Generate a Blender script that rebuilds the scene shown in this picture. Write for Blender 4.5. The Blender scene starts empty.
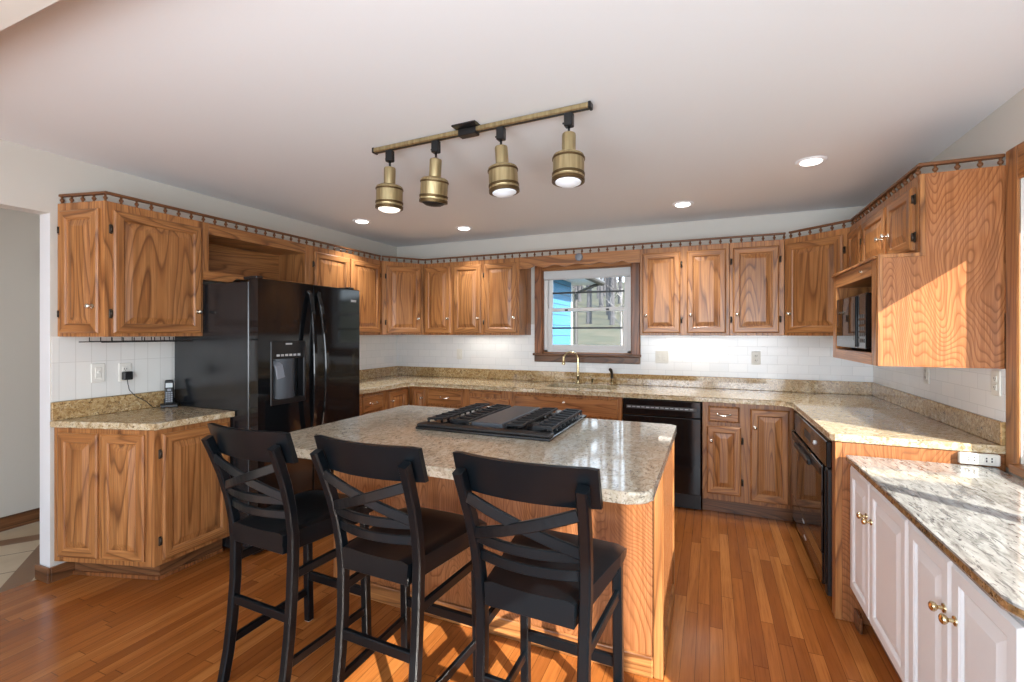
import bpy, bmesh, math, random
from math import sin, cos, pi, radians
from mathutils import Vector, Matrix
random.seed(7)
S = bpy.context.scene
COL = S.collection

# ------------------------------------------------------------------ camera
cd = bpy.data.cameras.new('camera'); cam = bpy.data.objects.new('camera', cd); COL.objects.link(cam)
cam.location = (3.437, -4.5525, 1.4113)
cam.rotation_euler = (pi/2, 0, 0.404)
cd.sensor_width = 36; cd.sensor_fit = 'HORIZONTAL'; cd.lens = 36*465.13/1024
cd.shift_y = -8.2/1024; cd.clip_start = 0.03; cd.clip_end = 400
S.camera = cam

# ------------------------------------------------------------------ world, sun, exposure
W = bpy.data.worlds.new('sky'); S.world = W; W.use_nodes = True
nt = W.node_tree; nt.nodes.clear()
wo = nt.nodes.new('ShaderNodeOutputWorld'); bg = nt.nodes.new('ShaderNodeBackground')
tc = nt.nodes.new('ShaderNodeTexCoord'); sp = nt.nodes.new('ShaderNodeSeparateXYZ'); rp = nt.nodes.new('ShaderNodeValToRGB')
nt.links.new(tc.outputs['Generated'], sp.inputs[0]); nt.links.new(sp.outputs['Z'], rp.inputs[0])
nt.links.new(rp.outputs[0], bg.inputs[0]); nt.links.new(bg.outputs[0], wo.inputs[0])
rp.color_ramp.elements[0].position = 0.0; rp.color_ramp.elements[0].color = (0.86, 0.97, 1.06, 1)
rp.color_ramp.elements[1].position = 0.7; rp.color_ramp.elements[1].color = (0.60, 0.78, 1.05, 1)
bg.inputs[1].default_value = 2.7

def light(name, kind, loc, energy, color=(1, 1, 1), **kw):
    d = bpy.data.lights.new(name, kind); d.energy = energy; d.color = color
    o = bpy.data.objects.new(name, d); COL.objects.link(o); o.location = loc
    for k, v in kw.items():
        if k == 'rot': o.rotation_euler = v
        else: setattr(d, k, v)
    return o
SUN = Vector((-1.0, 0.80, -0.71)).normalized()
sun = light('sun', 'SUN', (12, -8, 10), 11.0, (1.0, 0.94, 0.85), angle=radians(0.6))
sun.rotation_euler = SUN.to_track_quat('-Z', 'Y').to_euler()
CEIL = 2.43
RECESSED = [(3.983, -1.32), (3.234, -0.638), (1.231, -0.579), (0.514, -1.193)]
for x, y in RECESSED:
    light('recessed_lamp', 'SPOT', (x, y, CEIL-0.03), 52, (0.95, 0.99, 1.03), spot_size=radians(105), spot_blend=1.0, shadow_soft_size=0.06)
# added fill spots behind the camera, aimed up to brighten the ceiling
for x, y in [(4.1, -5.4), (2.75, -5.7)]:
    light('added_fill_spot', 'SPOT', (x, y, 1.2), 140, (0.90, 0.98, 1.06), spot_size=radians(165), spot_blend=1.0, shadow_soft_size=0.6, rot=(pi-0.8, 0, 0.25))
# strips under the wall cabinets
light('under_cabinet_lamp', 'AREA', (1.25, -0.13, 1.375), 0.5, (1.0, 0.94, 0.84), shape='RECTANGLE', size=0.5, size_y=0.03)
light('under_cabinet_lamp', 'AREA', (3.25, -0.13, 1.375), 0.5, (1.0, 0.94, 0.84), shape='RECTANGLE', size=0.5, size_y=0.03)
light('hallway_lamp', 'POINT', (-0.65, -1.2, 2.1), 7, (1.0, 0.96, 0.9), shadow_soft_size=0.15)

S.view_settings.view_transform = 'Standard'; S.view_settings.look = 'None'
S.view_settings.gamma = 1; S.view_settings.use_curve_mapping = False
S.view_settings.exposure = 0.56

# ------------------------------------------------------------------ node helpers / materials
def srgb(r, g, b):
    f = lambda c: (c/255/12.92 if c/255 <= 0.04045 else ((c/255+0.055)/1.055)**2.4)
    return (f(r), f(g), f(b), 1)
class NT:
    def __init__(s, name, rough=0.5, color=(0.8, 0.8, 0.8, 1), metal=0, spec=0.5):
        s.m = bpy.data.materials.new(name); s.m.use_nodes = True; s.t = s.m.node_tree
        s.b = s.t.nodes['Principled BSDF']
        s.b.inputs['Base Color'].default_value = color; s.b.inputs['Roughness'].default_value = rough
        s.b.inputs['Metallic'].default_value = metal; s.b.inputs['Specular IOR Level'].default_value = spec
    def n(s, typ, **kw):
        o = s.t.nodes.new('ShaderNode'+typ)
        for k, v in kw.items(): setattr(o, k, v)
        return o
    def l(s, a, b): s.t.links.new(a, b)
    def math(s, op, a, b=None, c=None):
        o = s.n('Math', operation=op)
        for i, v in enumerate((a, b, c)):
            if v is None: continue
            if isinstance(v, (int, float)): o.inputs[i].default_value = v
            else: s.l(v, o.inputs[i])
        return o.outputs[0]
    def coord(s, scale=(1, 1, 1), rot=(0, 0, 0), random_shift=False, kind='Object'):
        c = s.n('TexCoord').outputs[kind]
        if random_shift:
            oi = s.n('ObjectInfo'); mu = s.n('VectorMath', operation='SCALE'); mu.inputs[0].default_value = (37.1, 19.7, 53.3)
            s.l(oi.outputs['Random'], mu.inputs['Scale']); ad = s.n('VectorMath', operation='ADD')
            s.l(c, ad.inputs[0]); s.l(mu.outputs[0], ad.inputs[1]); c = ad.outputs[0]
        m = s.n('Mapping'); m.inputs['Scale'].default_value = scale; m.inputs['Rotation'].default_value = rot
        s.l(c, m.inputs[0]); return m.outputs[0]
    def noise(s, vec, scale=1, detail=2, rough=0.5, dist=0):
        o = s.n('TexNoise'); o.inputs['Scale'].default_value = scale; o.inputs['Detail'].default_value = detail
        o.inputs['Roughness'].default_value = rough; o.inputs['Distortion'].default_value = dist
        s.l(vec, o.inputs['Vector']); return o.outputs['Fac']
    def ramp(s, fac, stops, interp='LINEAR'):
        o = s.n('ValToRGB'); e = o.color_ramp.elements; o.color_ramp.interpolation = interp
        while len(e) < len(stops): e.new(0.5)
        for i, (p, c) in enumerate(stops): e[i].position = p; e[i].color = c
        s.l(fac, o.inputs[0]); return o.outputs[0]
    def mix(s, fac, a, b, mode='MIX'):
        o = s.n('Mix', data_type='RGBA', blend_type=mode)
        for v, k in ((fac, 0), (a, 6), (b, 7)):
            if isinstance(v, (int, float)): o.inputs[k].default_value = v
            elif isinstance(v, tuple): o.inputs[k].default_value = v
            else: s.l(v, o.inputs[k])
        return o.outputs[2]
    def base(s, c): s.l(c, s.b.inputs['Base Color']); return s
    def bump(s, h, strength=0.2, dist=0.01):
        o = s.n('Bump'); o.inputs['Strength'].default_value = strength; o.inputs['Distance'].default_value = dist
        s.l(h, o.inputs['Height']); s.l(o.outputs[0], s.b.inputs['Normal'])

g1 = lambda v: (v, v, v, 1)
def wood(name, axis, light_c, mid_c, dark_c, k=17, figure=(4.6, 0.5), rough=0.32, vary=0.2, slope=0.0, even=0.0):
    s = NT(name, rough)
    a, b = figure
    sc = (a, a, b) if axis == 'z' else (b, b, a)
    v = s.coord(sc, random_shift=True)
    f = s.noise(v, 1, 1.6, 0.45, 0.35)
    if slope:
        zz = s.n('SeparateXYZ'); s.l(s.coord((1, 1, 1)), zz.inputs[0])
        f = s.math('MULTIPLY_ADD', zz.outputs[2], slope, s.math('MULTIPLY', f, 2.4))
    r = s.math('FRACT', s.math('MULTIPLY', f, k))
    fine = s.noise(s.coord((130, 130, 4) if axis == 'z' else (4, 4, 130), random_shift=True), 1, 2, 0.6)
    broad = s.noise(s.coord((9, 9, 0.6) if axis == 'z' else (0.6, 0.6, 9), random_shift=True), 1, 2, 0.5)
    c = s.ramp(r, [(0.0, dark_c), (0.16, mid_c), (0.5, light_c), (0.86, light_c), (1.0, dark_c)])
    if even: c = s.mix(even, c, mid_c)
    c = s.mix(s.math('MULTIPLY', s.ramp(fine, [(0.42, g1(1)), (0.6, g1(0))]), 0.45), c, dark_c)
    c = s.mix(s.math('MULTIPLY', s.ramp(broad, [(0.35, g1(0)), (0.7, g1(1))]), 0.35), c, mid_c)
    oi = s.n('ObjectInfo')
    val = s.math('MULTIPLY_ADD', oi.outputs['Random'], vary, 1-vary*0.5)
    hs = s.n('HueSaturation'); s.l(c, hs.inputs['Color']); s.l(val, hs.inputs['Value'])
    s.base(hs.outputs[0]); s.bump(fine, 0.05, 0.003)
    return s.m
OAK = dict(light_c=srgb(178, 122, 72), mid_c=srgb(158, 103, 57), dark_c=srgb(104, 63, 33))
oak_v = wood('oak_vertical', 'z', **OAK)
oak_h = wood('oak_horizontal', 'x', **OAK)
oak_panel = wood('oak_plywood', 'z', light_c=srgb(176, 118, 76), mid_c=srgb(157, 100, 61), dark_c=srgb(100, 60, 34), k=19, figure=(4.2, 1.1), rough=0.2, slope=0.8, even=0.36)
oak_dark = wood('oak_toe', 'x', light_c=srgb(132, 88, 56), mid_c=srgb(108, 70, 43), dark_c=srgb(70, 44, 27))
oak_trim = wood('oak_trim', 'z', light_c=srgb(156, 98, 58), mid_c=srgb(132, 80, 45), dark_c=srgb(86, 50, 26))
OAKM = [oak_v, oak_h]

def paint(name, c, rough=0.6, bumpy=True):
    s = NT(name, rough, c, spec=0.3)
    if bumpy: s.bump(s.noise(s.coord((1, 1, 1)), 90, 2), 0.04, 0.004)
    return s.m
m_wall = paint('greige_paint', srgb(206, 202, 194))
m_ceiling = paint('ceiling_paint', srgb(229, 232, 235), 0.7)
m_olive = paint('olive_paint', srgb(150, 152, 92))
m_jamb = paint('white_paint_trim', srgb(232, 233, 236), 0.4, False)
m_white_cab = paint('white_cabinet_paint', srgb(226, 231, 235), 0.35, False)
m_vinyl = paint('white_vinyl', srgb(222, 220, 218), 0.35, False)
m_plate = paint('ivory_plastic', srgb(226, 224, 216), 0.35, False)
m_slot = paint('slot_grey', srgb(70, 68, 66), 0.5, False)

def simple(name, c, rough, metal=0, spec=0.5, scale=40, amount=0.12):
    s = NT(name, rough, c, metal, spec)
    f = s.noise(s.coord((1, 1, 1)), scale, 3)
    s.base(s.mix(s.math('MULTIPLY', f, amount*2), c, tuple(x*0.6 for x in c[:3])+(1,)))
    return s.m
m_black_gloss = simple('black_enamel', srgb(17, 18, 20), 0.07, amount=0.1)
m_black_side = simple('black_textured_steel', srgb(27, 29, 32), 0.22, amount=0.1, scale=400)
m_black_glass = simple('black_glass', srgb(16, 13, 12), 0.03, amount=0.05)
m_black_satin = simple('black_plastic', srgb(20, 20, 22), 0.35)
m_iron = simple('cast_iron', srgb(24, 25, 28), 0.42)
m_griddle = simple('vent_cover', srgb(66, 70, 76), 0.4, amount=0.1)
m_brass = simple('polished_brass', srgb(214, 194, 152), 0.22, 1.0)
m_nickel = simple('brushed_nickel', srgb(222, 214, 200), 0.25, 1.0)
m_hinge = simple('antique_hinge', srgb(62, 54, 46), 0.4, 0.7)
m_steel = simple('stainless', srgb(176, 178, 180), 0.25, 1.0)
m_rail = simple('rail_wood', srgb(112, 70, 38), 0.4)
m_silver = simple('silver_print', srgb(196, 198, 200), 0.4, 0.3)
m_grey_plastic = simple('grey_plastic', srgb(128, 132, 140), 0.4)
m_shade = simple('roller_fabric', srgb(205, 206, 206), 0.8)
m_felt = simple('felt_pad', srgb(214, 208, 200), 0.9)
m_wire = simple('black_wire', srgb(22, 22, 22), 0.4)
m_screen = simple('phone_screen', srgb(200, 206, 208), 0.3)

s = NT('black_stool_paint', 0.3, srgb(20, 21, 23), spec=0.27); f = s.noise(s.coord(), 55, 4, 0.7)
s.base(s.ramp(f, [(0.0, srgb(8, 13, 17)), (0.74, srgb(11, 16, 20)), (0.80, srgb(80, 80, 80))]))
s.bump(s.noise(s.coord(), 25, 2), 0.05, 0.003); m_stool = s.m

s = NT('antique_brass_bands', 0.35, metal=0.85); c = s.n('TexCoord').outputs['Object']; z = s.n('SeparateXYZ'); s.l(c, z.inputs[0])
st = s.noise(s.coord((60, 60, 3)), 1, 2)
s.base(s.mix(st, srgb(214, 196, 152), srgb(112, 92, 58))); m_abrass = s.m
m_abrass_dark = simple('antique_brass_dark', srgb(98, 78, 50), 0.4, 0.8)

def granite(name, cols, scale=1.0, stretch=(1, 1, 1), rot=(0, 0, 0), rough=0.07):
    s = NT(name, rough, spec=0.8)
    v = s.coord(tuple(x*scale for x in stretch), rot)
    a = s.noise(v, 26, 5, 0.62, 1.6); b = s.noise(v, 70, 3, 0.6, 0.8); d = s.noise(v, 7, 3, 0.55, 1.2); e = s.noise(v, 38, 4, 0.7, 2.2)
    c = s.ramp(a, [(0.30, cols[2]), (0.42, cols[1]), (0.55, cols[0]), (0.72, cols[3])])
    c = s.mix(s.ramp(b, [(0.56, g1(0)), (0.63, g1(0.85))]), c, cols[2])
    c = s.mix(s.ramp(e, [(0.58, g1(0)), (0.63, g1(0.95))]), c, cols[4])
    c = s.mix(s.ramp(d, [(0.40, g1(0)), (0.72, g1(0.5))]), c, cols[1])
    s.base(c); return s.m
gr_top = granite('granite_top_lit', [srgb(204, 188, 158), srgb(184, 160, 122), srgb(132, 108, 78), srgb(226, 216, 194), srgb(74, 66, 56)])  # same stone as the backsplash, its paleness in light put into the colour
gr_splash = granite('granite_backsplash', [srgb(196, 168, 122), srgb(164, 130, 84), srgb(110, 84, 54), srgb(216, 196, 156), srgb(58, 48, 38)])
gr_island = granite('granite_island', [srgb(200, 190, 170), srgb(184, 170, 147), srgb(140, 124, 106), srgb(216, 208, 192), srgb(98, 90, 82)], stretch=(1.0, 0.6, 1), rot=(0, 0, 0.6))
gr_white = granite('granite_pale', [srgb(158, 157, 152), srgb(134, 132, 127), srgb(98, 96, 94), srgb(178, 177, 174), srgb(80, 79, 79)], scale=0.42, stretch=(2.0, 0.5, 1), rot=(0, 0, 0.5), rough=0.08)
gr_edge = granite('granite_dark_edge', [srgb(150, 120, 82), srgb(124, 96, 62), srgb(86, 66, 44), srgb(186, 160, 120), srgb(50, 42, 36)])

def floor_mat():
    s = NT('oak_strip_floor', 0.2)
    sp_ = s.n('SeparateXYZ'); s.l(s.n('TexCoord').outputs['Object'], sp_.inputs[0]); X, Y = sp_.outputs[0], sp_.outputs[1]
    w, L = 0.0572, 0.85
    xr = s.math('DIVIDE', X, w); row = s.math('FLOOR', xr); fx = s.math('FRACT', xr)
    wn = s.n('TexWhiteNoise', noise_dimensions='1D'); s.l(row, wn.inputs['W'])
    yr = s.math('ADD', s.math('DIVIDE', Y, L), s.math('MULTIPLY', wn.outputs['Value'], 7.3)); iy = s.math('FLOOR', yr); fy = s.math('FRACT', yr)
    cb = s.n('CombineXYZ'); s.l(row, cb.inputs[0]); s.l(iy, cb.inputs[1])
    w2 = s.n('TexWhiteNoise', noise_dimensions='2D'); s.l(cb.outputs[0], w2.inputs['Vector'])
    tone = s.ramp(w2.outputs['Value'], [(0.0, srgb(140, 79, 35)), (0.35, srgb(155, 91, 41)), (0.7, srgb(165, 99, 46)), (1.0, srgb(178, 113, 57))])
    v = s.n('CombineXYZ'); s.l(s.math('MULTIPLY', X, 26), v.inputs[0]); s.l(s.math('MULTIPLY', Y, 1.3), v.inputs[1]); s.l(s.math('MULTIPLY', w2.outputs['Value'], 60), v.inputs[2])
    gr = s.noise(v.outputs[0], 1, 3, 0.6, 0.6)
    v3 = s.n('CombineXYZ'); s.l(s.math('MULTIPLY', X, 160), v3.inputs[0]); s.l(s.math('MULTIPLY', Y, 5), v3.inputs[1]); s.l(s.math('MULTIPLY', w2.outputs['Value'], 60), v3.inputs[2])
    gf = s.noise(v3.outputs[0], 1, 2, 0.6)
    c = s.mix(s.math('MULTIPLY', s.ramp(gr, [(0.42, g1(0)), (0.62, g1(1))]), 0.4), tone, srgb(122, 66, 26))
    c = s.mix(s.math('MULTIPLY', s.ramp(gf, [(0.5, g1(0)), (0.68, g1(1))]), 0.35), c, srgb(104, 56, 22))
    gap = s.math('MAXIMUM', s.math('GREATER_THAN', s.math('ABSOLUTE', s.math('SUBTRACT', fx, 0.5)), 0.478), s.math('GREATER_THAN', s.math('ABSOLUTE', s.math('SUBTRACT', fy, 0.5)), 0.498))
    c = s.mix(s.math('MULTIPLY', gap, 0.65), c, srgb(62, 32, 14))
    s.base(c)
    rn = s.noise(s.coord((3, 1.2, 1)), 1, 3)
    s.l(s.math('MULTIPLY_ADD', rn, 0.22, 0.1), s.b.inputs['Roughness'])
    s.bump(s.math('SUBTRACT', 1, gap), 0.12, 0.002)
    return s.m
m_floor = floor_mat()

def tile_mat(name, bw, bh, off, c1, c2, grout, vertical=False):
    s = NT(name, 0.18)
    sp_ = s.n('SeparateXYZ'); s.l(s.n('TexCoord').outputs['Object'], sp_.inputs[0])
    u = s.math('ADD', sp_.outputs[0], sp_.outputs[1]); v = sp_.outputs[2]
    cb = s.n('CombineXYZ'); s.l(v if vertical else u, cb.inputs[0]); s.l(u if vertical else v, cb.inputs[1])
    b = s.n('TexBrick'); b.offset = off; b.inputs['Scale'].default_value = 1
    b.inputs['Brick Width'].default_value = bw; b.inputs['Row Height'].default_value = bh; b.inputs['Mortar Size'].default_value = 0.0016
    b.inputs['Mortar Smooth'].default_value = 0.3; b.inputs['Color1'].default_value = c1; b.inputs['Color2'].default_value = c2; b.inputs['Mortar'].default_value = grout
    s.l(cb.outputs[0], b.inputs['Vector']); s.base(b.outputs['Color'])
    s.bump(s.math('SUBTRACT', 1, b.outputs['Fac']), 0.25, 0.002); return s.m
m_tile = tile_mat('subway_tile', 0.152, 0.076, 0.5, srgb(240, 240, 239), srgb(233, 234, 234), srgb(218, 219, 218))
m_tile_v = tile_mat('stacked_tile', 0.31, 0.076, 0.0, srgb(230, 229, 224), srgb(224, 223, 219), srgb(206, 204, 198), True)

def hall_tile():
    s = NT('hall_tile', 0.3)
    sp_ = s.n('SeparateXYZ'); s.l(s.coord((1, 1, 1), (0, 0, 0.62)), sp_.inputs[0])
    def band(v, per, wd):
        return s.math('LESS_THAN', s.math('FRACT', s.math('DIVIDE', v, per)), wd)
    n = s.noise(s.coord(), 4, 3)
    c = s.ramp(n, [(0.3, srgb(188, 168, 140)), (0.7, srgb(206, 190, 164))])
    j = s.math('MAXIMUM', band(sp_.outputs[0], 0.31, 0.03), band(sp_.outputs[1], 0.31, 0.03))
    c = s.mix(j, c, srgb(110, 84, 60))
    wd = s.math('MAXIMUM', band(sp_.outputs[0], 0.93, 0.13), band(sp_.outputs[1], 0.93, 0.13))
    c = s.mix(wd, c, srgb(126, 92, 64)); s.base(c); return s.m
m_hall = hall_tile()

def glass_mat():
    m = bpy.data.materials.new('window_glass'); m.use_nodes = True; t = m.node_tree; t.nodes.clear()
    o = t.nodes.new('ShaderNodeOutputMaterial'); mx = t.nodes.new('ShaderNodeMixShader'); tr = t.nodes.new('ShaderNodeBsdfTransparent'); gl = t.nodes.new('ShaderNodeBsdfGlossy')
    fr = t.nodes.new('ShaderNodeFresnel'); fr.inputs[0].default_value = 1.2; gl.inputs['Roughness'].default_value = 0.0
    tr.inputs[0].default_value = (0.97, 0.98, 0.98, 1)
    t.links.new(fr.outputs[0], mx.inputs[0]); t.links.new(tr.outputs[0], mx.inputs[1]); t.links.new(gl.outputs[0], mx.inputs[2]); t.links.new(mx.outputs[0], o.inputs[0])
    return m
m_glass = glass_mat()
def emit(name, c, k):
    s = NT(name, 0.4, c); s.b.inputs['Emission Color'].default_value = c; s.b.inputs['Emission Strength'].default_value = k; return s.m
m_lamp = emit('lamp_lens', (1, 0.98, 0.95, 1), 3.0)
m_bulb = emit('frosted_bulb', (0.86, 0.90, 0.96, 1), 0.08)
m_bulb_lit = emit('lit_bulb', (1, 0.93, 0.82, 1), 1.2)
def siding_mat():
    s = NT('blue_siding', 0.6)
    sp_ = s.n('SeparateXYZ'); s.l(s.n('TexCoord').outputs['Object'], sp_.inputs[0])
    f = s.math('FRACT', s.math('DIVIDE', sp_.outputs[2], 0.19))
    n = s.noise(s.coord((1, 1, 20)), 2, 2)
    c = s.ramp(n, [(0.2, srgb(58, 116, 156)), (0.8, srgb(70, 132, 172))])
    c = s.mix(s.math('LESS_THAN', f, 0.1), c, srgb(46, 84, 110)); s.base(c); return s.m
m_siding = siding_mat()
s = NT('winter_grass', 0.9); n = s.noise(s.coord(), 1.1, 6, 0.7)
s.base(s.ramp(n, [(0.3, srgb(44, 50, 26)), (0.5, srgb(66, 62, 38)), (0.7, srgb(88, 78, 58))])); m_grass = s.m
s = NT('grey_bark', 0.9); n = s.noise(s.coord((3, 3, 1)), 4, 4, 0.7)
s.base(s.ramp(n, [(0.3, srgb(46, 44, 46)), (0.7, srgb(88, 86, 88))])); m_bark = s.m
s = NT('pale_bark', 0.9); n = s.noise(s.coord((3, 3, 1)), 4, 4, 0.7)
s.base(s.ramp(n, [(0.3, srgb(96, 90, 88)), (0.7, srgb(150, 146, 144))])); m_bark_pale = s.m

# ------------------------------------------------------------------ mesh helpers
def BM(): return bmesh.new()
def box(bm, x0, x1, y0, y1, z0, z1, bev=0.0, mi=0, seg=1):
    x0, x1 = min(x0, x1), max(x0, x1); y0, y1 = min(y0, y1), max(y0, y1); z0, z1 = min(z0, z1), max(z0, z1)
    r = bmesh.ops.create_cube(bm, size=1)
    vs = r['verts']
    for v in vs:
        v.co = Vector(((x0+x1)/2+v.co.x*(x1-x0), (y0+y1)/2+v.co.y*(y1-y0), (z0+z1)/2+v.co.z*(z1-z0)))
    fs = list({f for v in vs for f in v.link_faces})
    for f in fs: f.material_index = mi
    if bev > 0:
        es = list({e for v in vs for e in v.link_edges})
        bmesh.ops.bevel(bm, geom=es, offset=min(bev, 0.45*min(x1-x0, y1-y0, z1-z0)), segments=seg, affect='EDGES', profile=0.5, material=mi)
    return bm
def prism(bm, outline, z0, z1, bev=0.0, mi=0, seg=2, side_mi=None):
    n = len(outline)
    lo = [bm.verts.new((x, y, z0)) for x, y in outline]; hi = [bm.verts.new((x, y, z1)) for x, y in outline]
    fs = [bm.faces.new(lo[::-1]), bm.faces.new(hi)]
    for i in range(n):
        f = bm.faces.new((lo[i], lo[(i+1) % n], hi[(i+1) % n], hi[i])); f.material_index = mi if side_mi is None else side_mi
    for f in fs: f.material_index = mi
    if bev:
        es = [e for e in fs[1].edges] + [e for e in fs[0].edges]
        bmesh.ops.bevel(bm, geom=es, offset=bev, segments=seg, affect='EDGES', profile=0.5)
    bmesh.ops.recalc_face_normals(bm, faces=bm.faces)
    return bm
def lathe(bm, prof, c=(0, 0, 0), seg=16, M=None, mi=0):
    rings = []
    for r, z in prof:
        ring = []
        for i in range(seg):
            a = 2*pi*i/seg; p = Vector((r*cos(a), r*sin(a), z))
            if M: p = M @ p
            ring.append(bm.verts.new(p+Vector(c)))
        rings.append(ring)
    for a, b in zip(rings, rings[1:]):
        for i in range(seg):
            f = bm.faces.new((a[i], a[(i+1) % seg], b[(i+1) % seg], b[i])); f.smooth = True; f.material_index = mi
    for ring, flip in ((rings[0], True), (rings[-1], False)):
        f = bm.faces.new(ring[::-1] if flip else ring); f.material_index = mi
    return bm
def tube(bm, pts, r, seg=8, mi=0, r2=None):
    pts = [Vector(p) for p in pts]; n = len(pts); rings = []
    up = Vector((0, 0, 1)); t0 = (pts[1]-pts[0]).normalized()
    if abs(t0.dot(up)) > 0.95: up = Vector((1, 0, 0))
    u = t0.cross(up).normalized()
    for i, p in enumerate(pts):
        t = (pts[min(i+1, n-1)]-pts[max(i-1, 0)]).normalized()
        u = (u - t*u.dot(t)).normalized(); v = t.cross(u)
        rr = r if r2 is None else r+(r2-r)*i/(n-1)
        rings.append([bm.verts.new(p+u*rr*cos(2*pi*k/seg)+v*rr*sin(2*pi*k/seg)) for k in range(seg)])
    for a, b in zip(rings, rings[1:]):
        for k in range(seg):
            f = bm.faces.new((a[k], a[(k+1) % seg], b[(k+1) % seg], b[k])); f.smooth = True; f.material_index = mi
    bm.faces.new(rings[0][::-1]).material_index = mi; bm.faces.new(rings[-1]).material_index = mi
    return bm
def sweep(bm, pts, side, a, b, bev=0.003, mi=0):
    """Rectangle a (along side) by b swept along pts; side is a fixed vector."""
    pts = [Vector(p) for p in pts]; side = Vector(side).normalized(); n = len(pts); rings = []
    k = bev
    prof = [(-a/2+k, -b/2), (a/2-k, -b/2), (a/2, -b/2+k), (a/2, b/2-k), (a/2-k, b/2), (-a/2+k, b/2), (-a/2, b/2-k), (-a/2, -b/2+k)]
    for i, p in enumerate(pts):
        t = (pts[min(i+1, n-1)]-pts[max(i-1, 0)]).normalized()
        sd = (side - t*side.dot(t)).normalized(); nn = t.cross(sd)
        rings.append([bm.verts.new(p+sd*x+nn*y) for x, y in prof])
    for r0, r1 in zip(rings, rings[1:]):
        for j in range(8):
            f = bm.faces.new((r0[j], r0[(j+1) % 8], r1[(j+1) % 8], r1[j])); f.material_index = mi
    bm.faces.new(rings[0][::-1]).material_index = mi; bm.faces.new(rings[-1]).material_index = mi
    bmesh.ops.recalc_face_normals(bm, faces=bm.faces)
    return bm

def obj(name, bm, mats, parent=None, smooth=False):
    me = bpy.data.meshes.new(name); bmesh.ops.recalc_face_normals(bm, faces=bm.faces)
    if smooth:
        for f in bm.faces: f.smooth = True
    for e in bm.edges:
        if len(e.link_faces) == 2 and e.calc_face_angle(0) > 0.6: e.smooth = False
    bm.to_mesh(me); bm.free()
    for m in (mats if isinstance(mats, (list, tuple)) else [mats]): me.materials.append(m)
    o = bpy.data.objects.new(name, me); COL.objects.link(o)
    if parent is not None: o.parent = parent
    return o
def tag(o, label, cat, group=None):
    o['label'] = label; o['category'] = cat
    if group: o['group'] = group
    return o
def thing(name, label, cat, loc=(0, 0, 0), rot=0.0, group=None):
    o = bpy.data.objects.new(name, None); COL.objects.link(o); o.empty_display_size = 0.1
    o.location = loc; o.rotation_euler = (0, 0, rot)
    return tag(o, label, cat, group)
def struct(name, bm, mats, label=None, parent=None):
    o = obj(name, bm, mats, parent)
    if parent is None:
        o['kind'] = 'structure'
        if label: o['label'] = label; o['category'] = name.split('_')[0]
    return o
def struct_root(name, label, loc=(0, 0, 0)):
    o = bpy.data.objects.new(name, None); COL.objects.link(o); o.location = loc
    o['kind'] = 'structure'; o['label'] = label; o['category'] = name.split('_')[0]; return o
def link_copy(o, parent=None):
    c = o.copy(); COL.objects.link(c)
    if parent is not None: c.parent = parent
    return c
def dup(root, loc, rot, label=None):
    r = link_copy(root); r.location = loc; r.rotation_euler = (0, 0, rot)
    if label: r['label'] = label
    for ch in list(root.children):
        c = link_copy(ch, r)
        for g in list(ch.children): link_copy(g, c)
    return r

# ------------------------------------------------------------------ room shell
XR = 4.635; YB = -7.2
b = BM(); box(b, 0, XR, YB, 0, -0.08, 0); box(b, -0.11, 0, -5.0, -3.16, -0.08, 0)
struct('floor', b, m_floor, 'glossy orange oak strip floor of the kitchen')
b = BM(); box(b, -1.2, -0.11, -5.0, 0, -0.08, -0.002)
struct('floor_hallway', b, m_hall, 'beige tile hallway floor with dark wood strips')
b = BM(); box(b, -1.3, XR+0.2, YB, 0.2, CEIL, CEIL+0.12)
struct('ceiling', b, m_ceiling, 'smooth white kitchen ceiling')
b = BM(); box(b, -0.11, 0, -3.16, 0, 0, CEIL); box(b, -0.11, 0, YB, -3.16, 2.09, CEIL); box(b, -0.11, 0, YB, -5.0, 0, 2.09)
struct('wall_left', b, m_wall, 'greige left wall with open doorway to the hallway')
b = BM(); WX0, WX1, WZ0, WZ1 = 1.83, 2.745, 1.20, 2.06
box(b, -1.3, WX0, 0, 0.14, -0.1, CEIL); box(b, WX1, XR+0.15, 0, 0.14, -0.1, CEIL); box(b, WX0, WX1, 0, 0.14, -0.1, WZ0); box(b, WX0, WX1, 0, 0.14, WZ1, CEIL)
struct('wall_back', b, m_wall, 'greige back wall around the sink window')
b = BM(); RY0, RY1, RZ0, RZ1 = -1.915, -5.7, 0.86, 2.06
box(b, XR, XR+0.15, RY0, 0.14, -0.1, CEIL); box(b, XR, XR+0.15, YB, RY1, -0.1, CEIL); box(b, XR, XR+0.15, RY1, RY0, -0.1, RZ0); box(b, XR, XR+0.15, RY1, RY0, RZ1, CEIL)
struct('wall_right', b, m_wall, 'greige right wall above the oak end panel')
b = BM(); box(b, -1.3, -1.2, -5.0, 0, 0, CEIL); box(b, -1.3, 0, -5.1, -5.0, 0, CEIL)
struct('wall_hallway', b, m_wall, 'grey hallway wall seen through the doorway')
b = BM(); box(b, -0.0, XR, -4.03, -3.885, 2.30, CEIL)
struct('wall_header', b, m_wall, 'dropped header across the ceiling at top left')
b = BM(); box(b, -0.1102, -0.0008, -3.1612, -3.158, 0.0, 2.09)  # same paint as the wall; its brighter lit side is put in the colour
struct('trim_1', b, m_jamb, 'lit end face of the wall at the hallway doorway, painted lighter')
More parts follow.
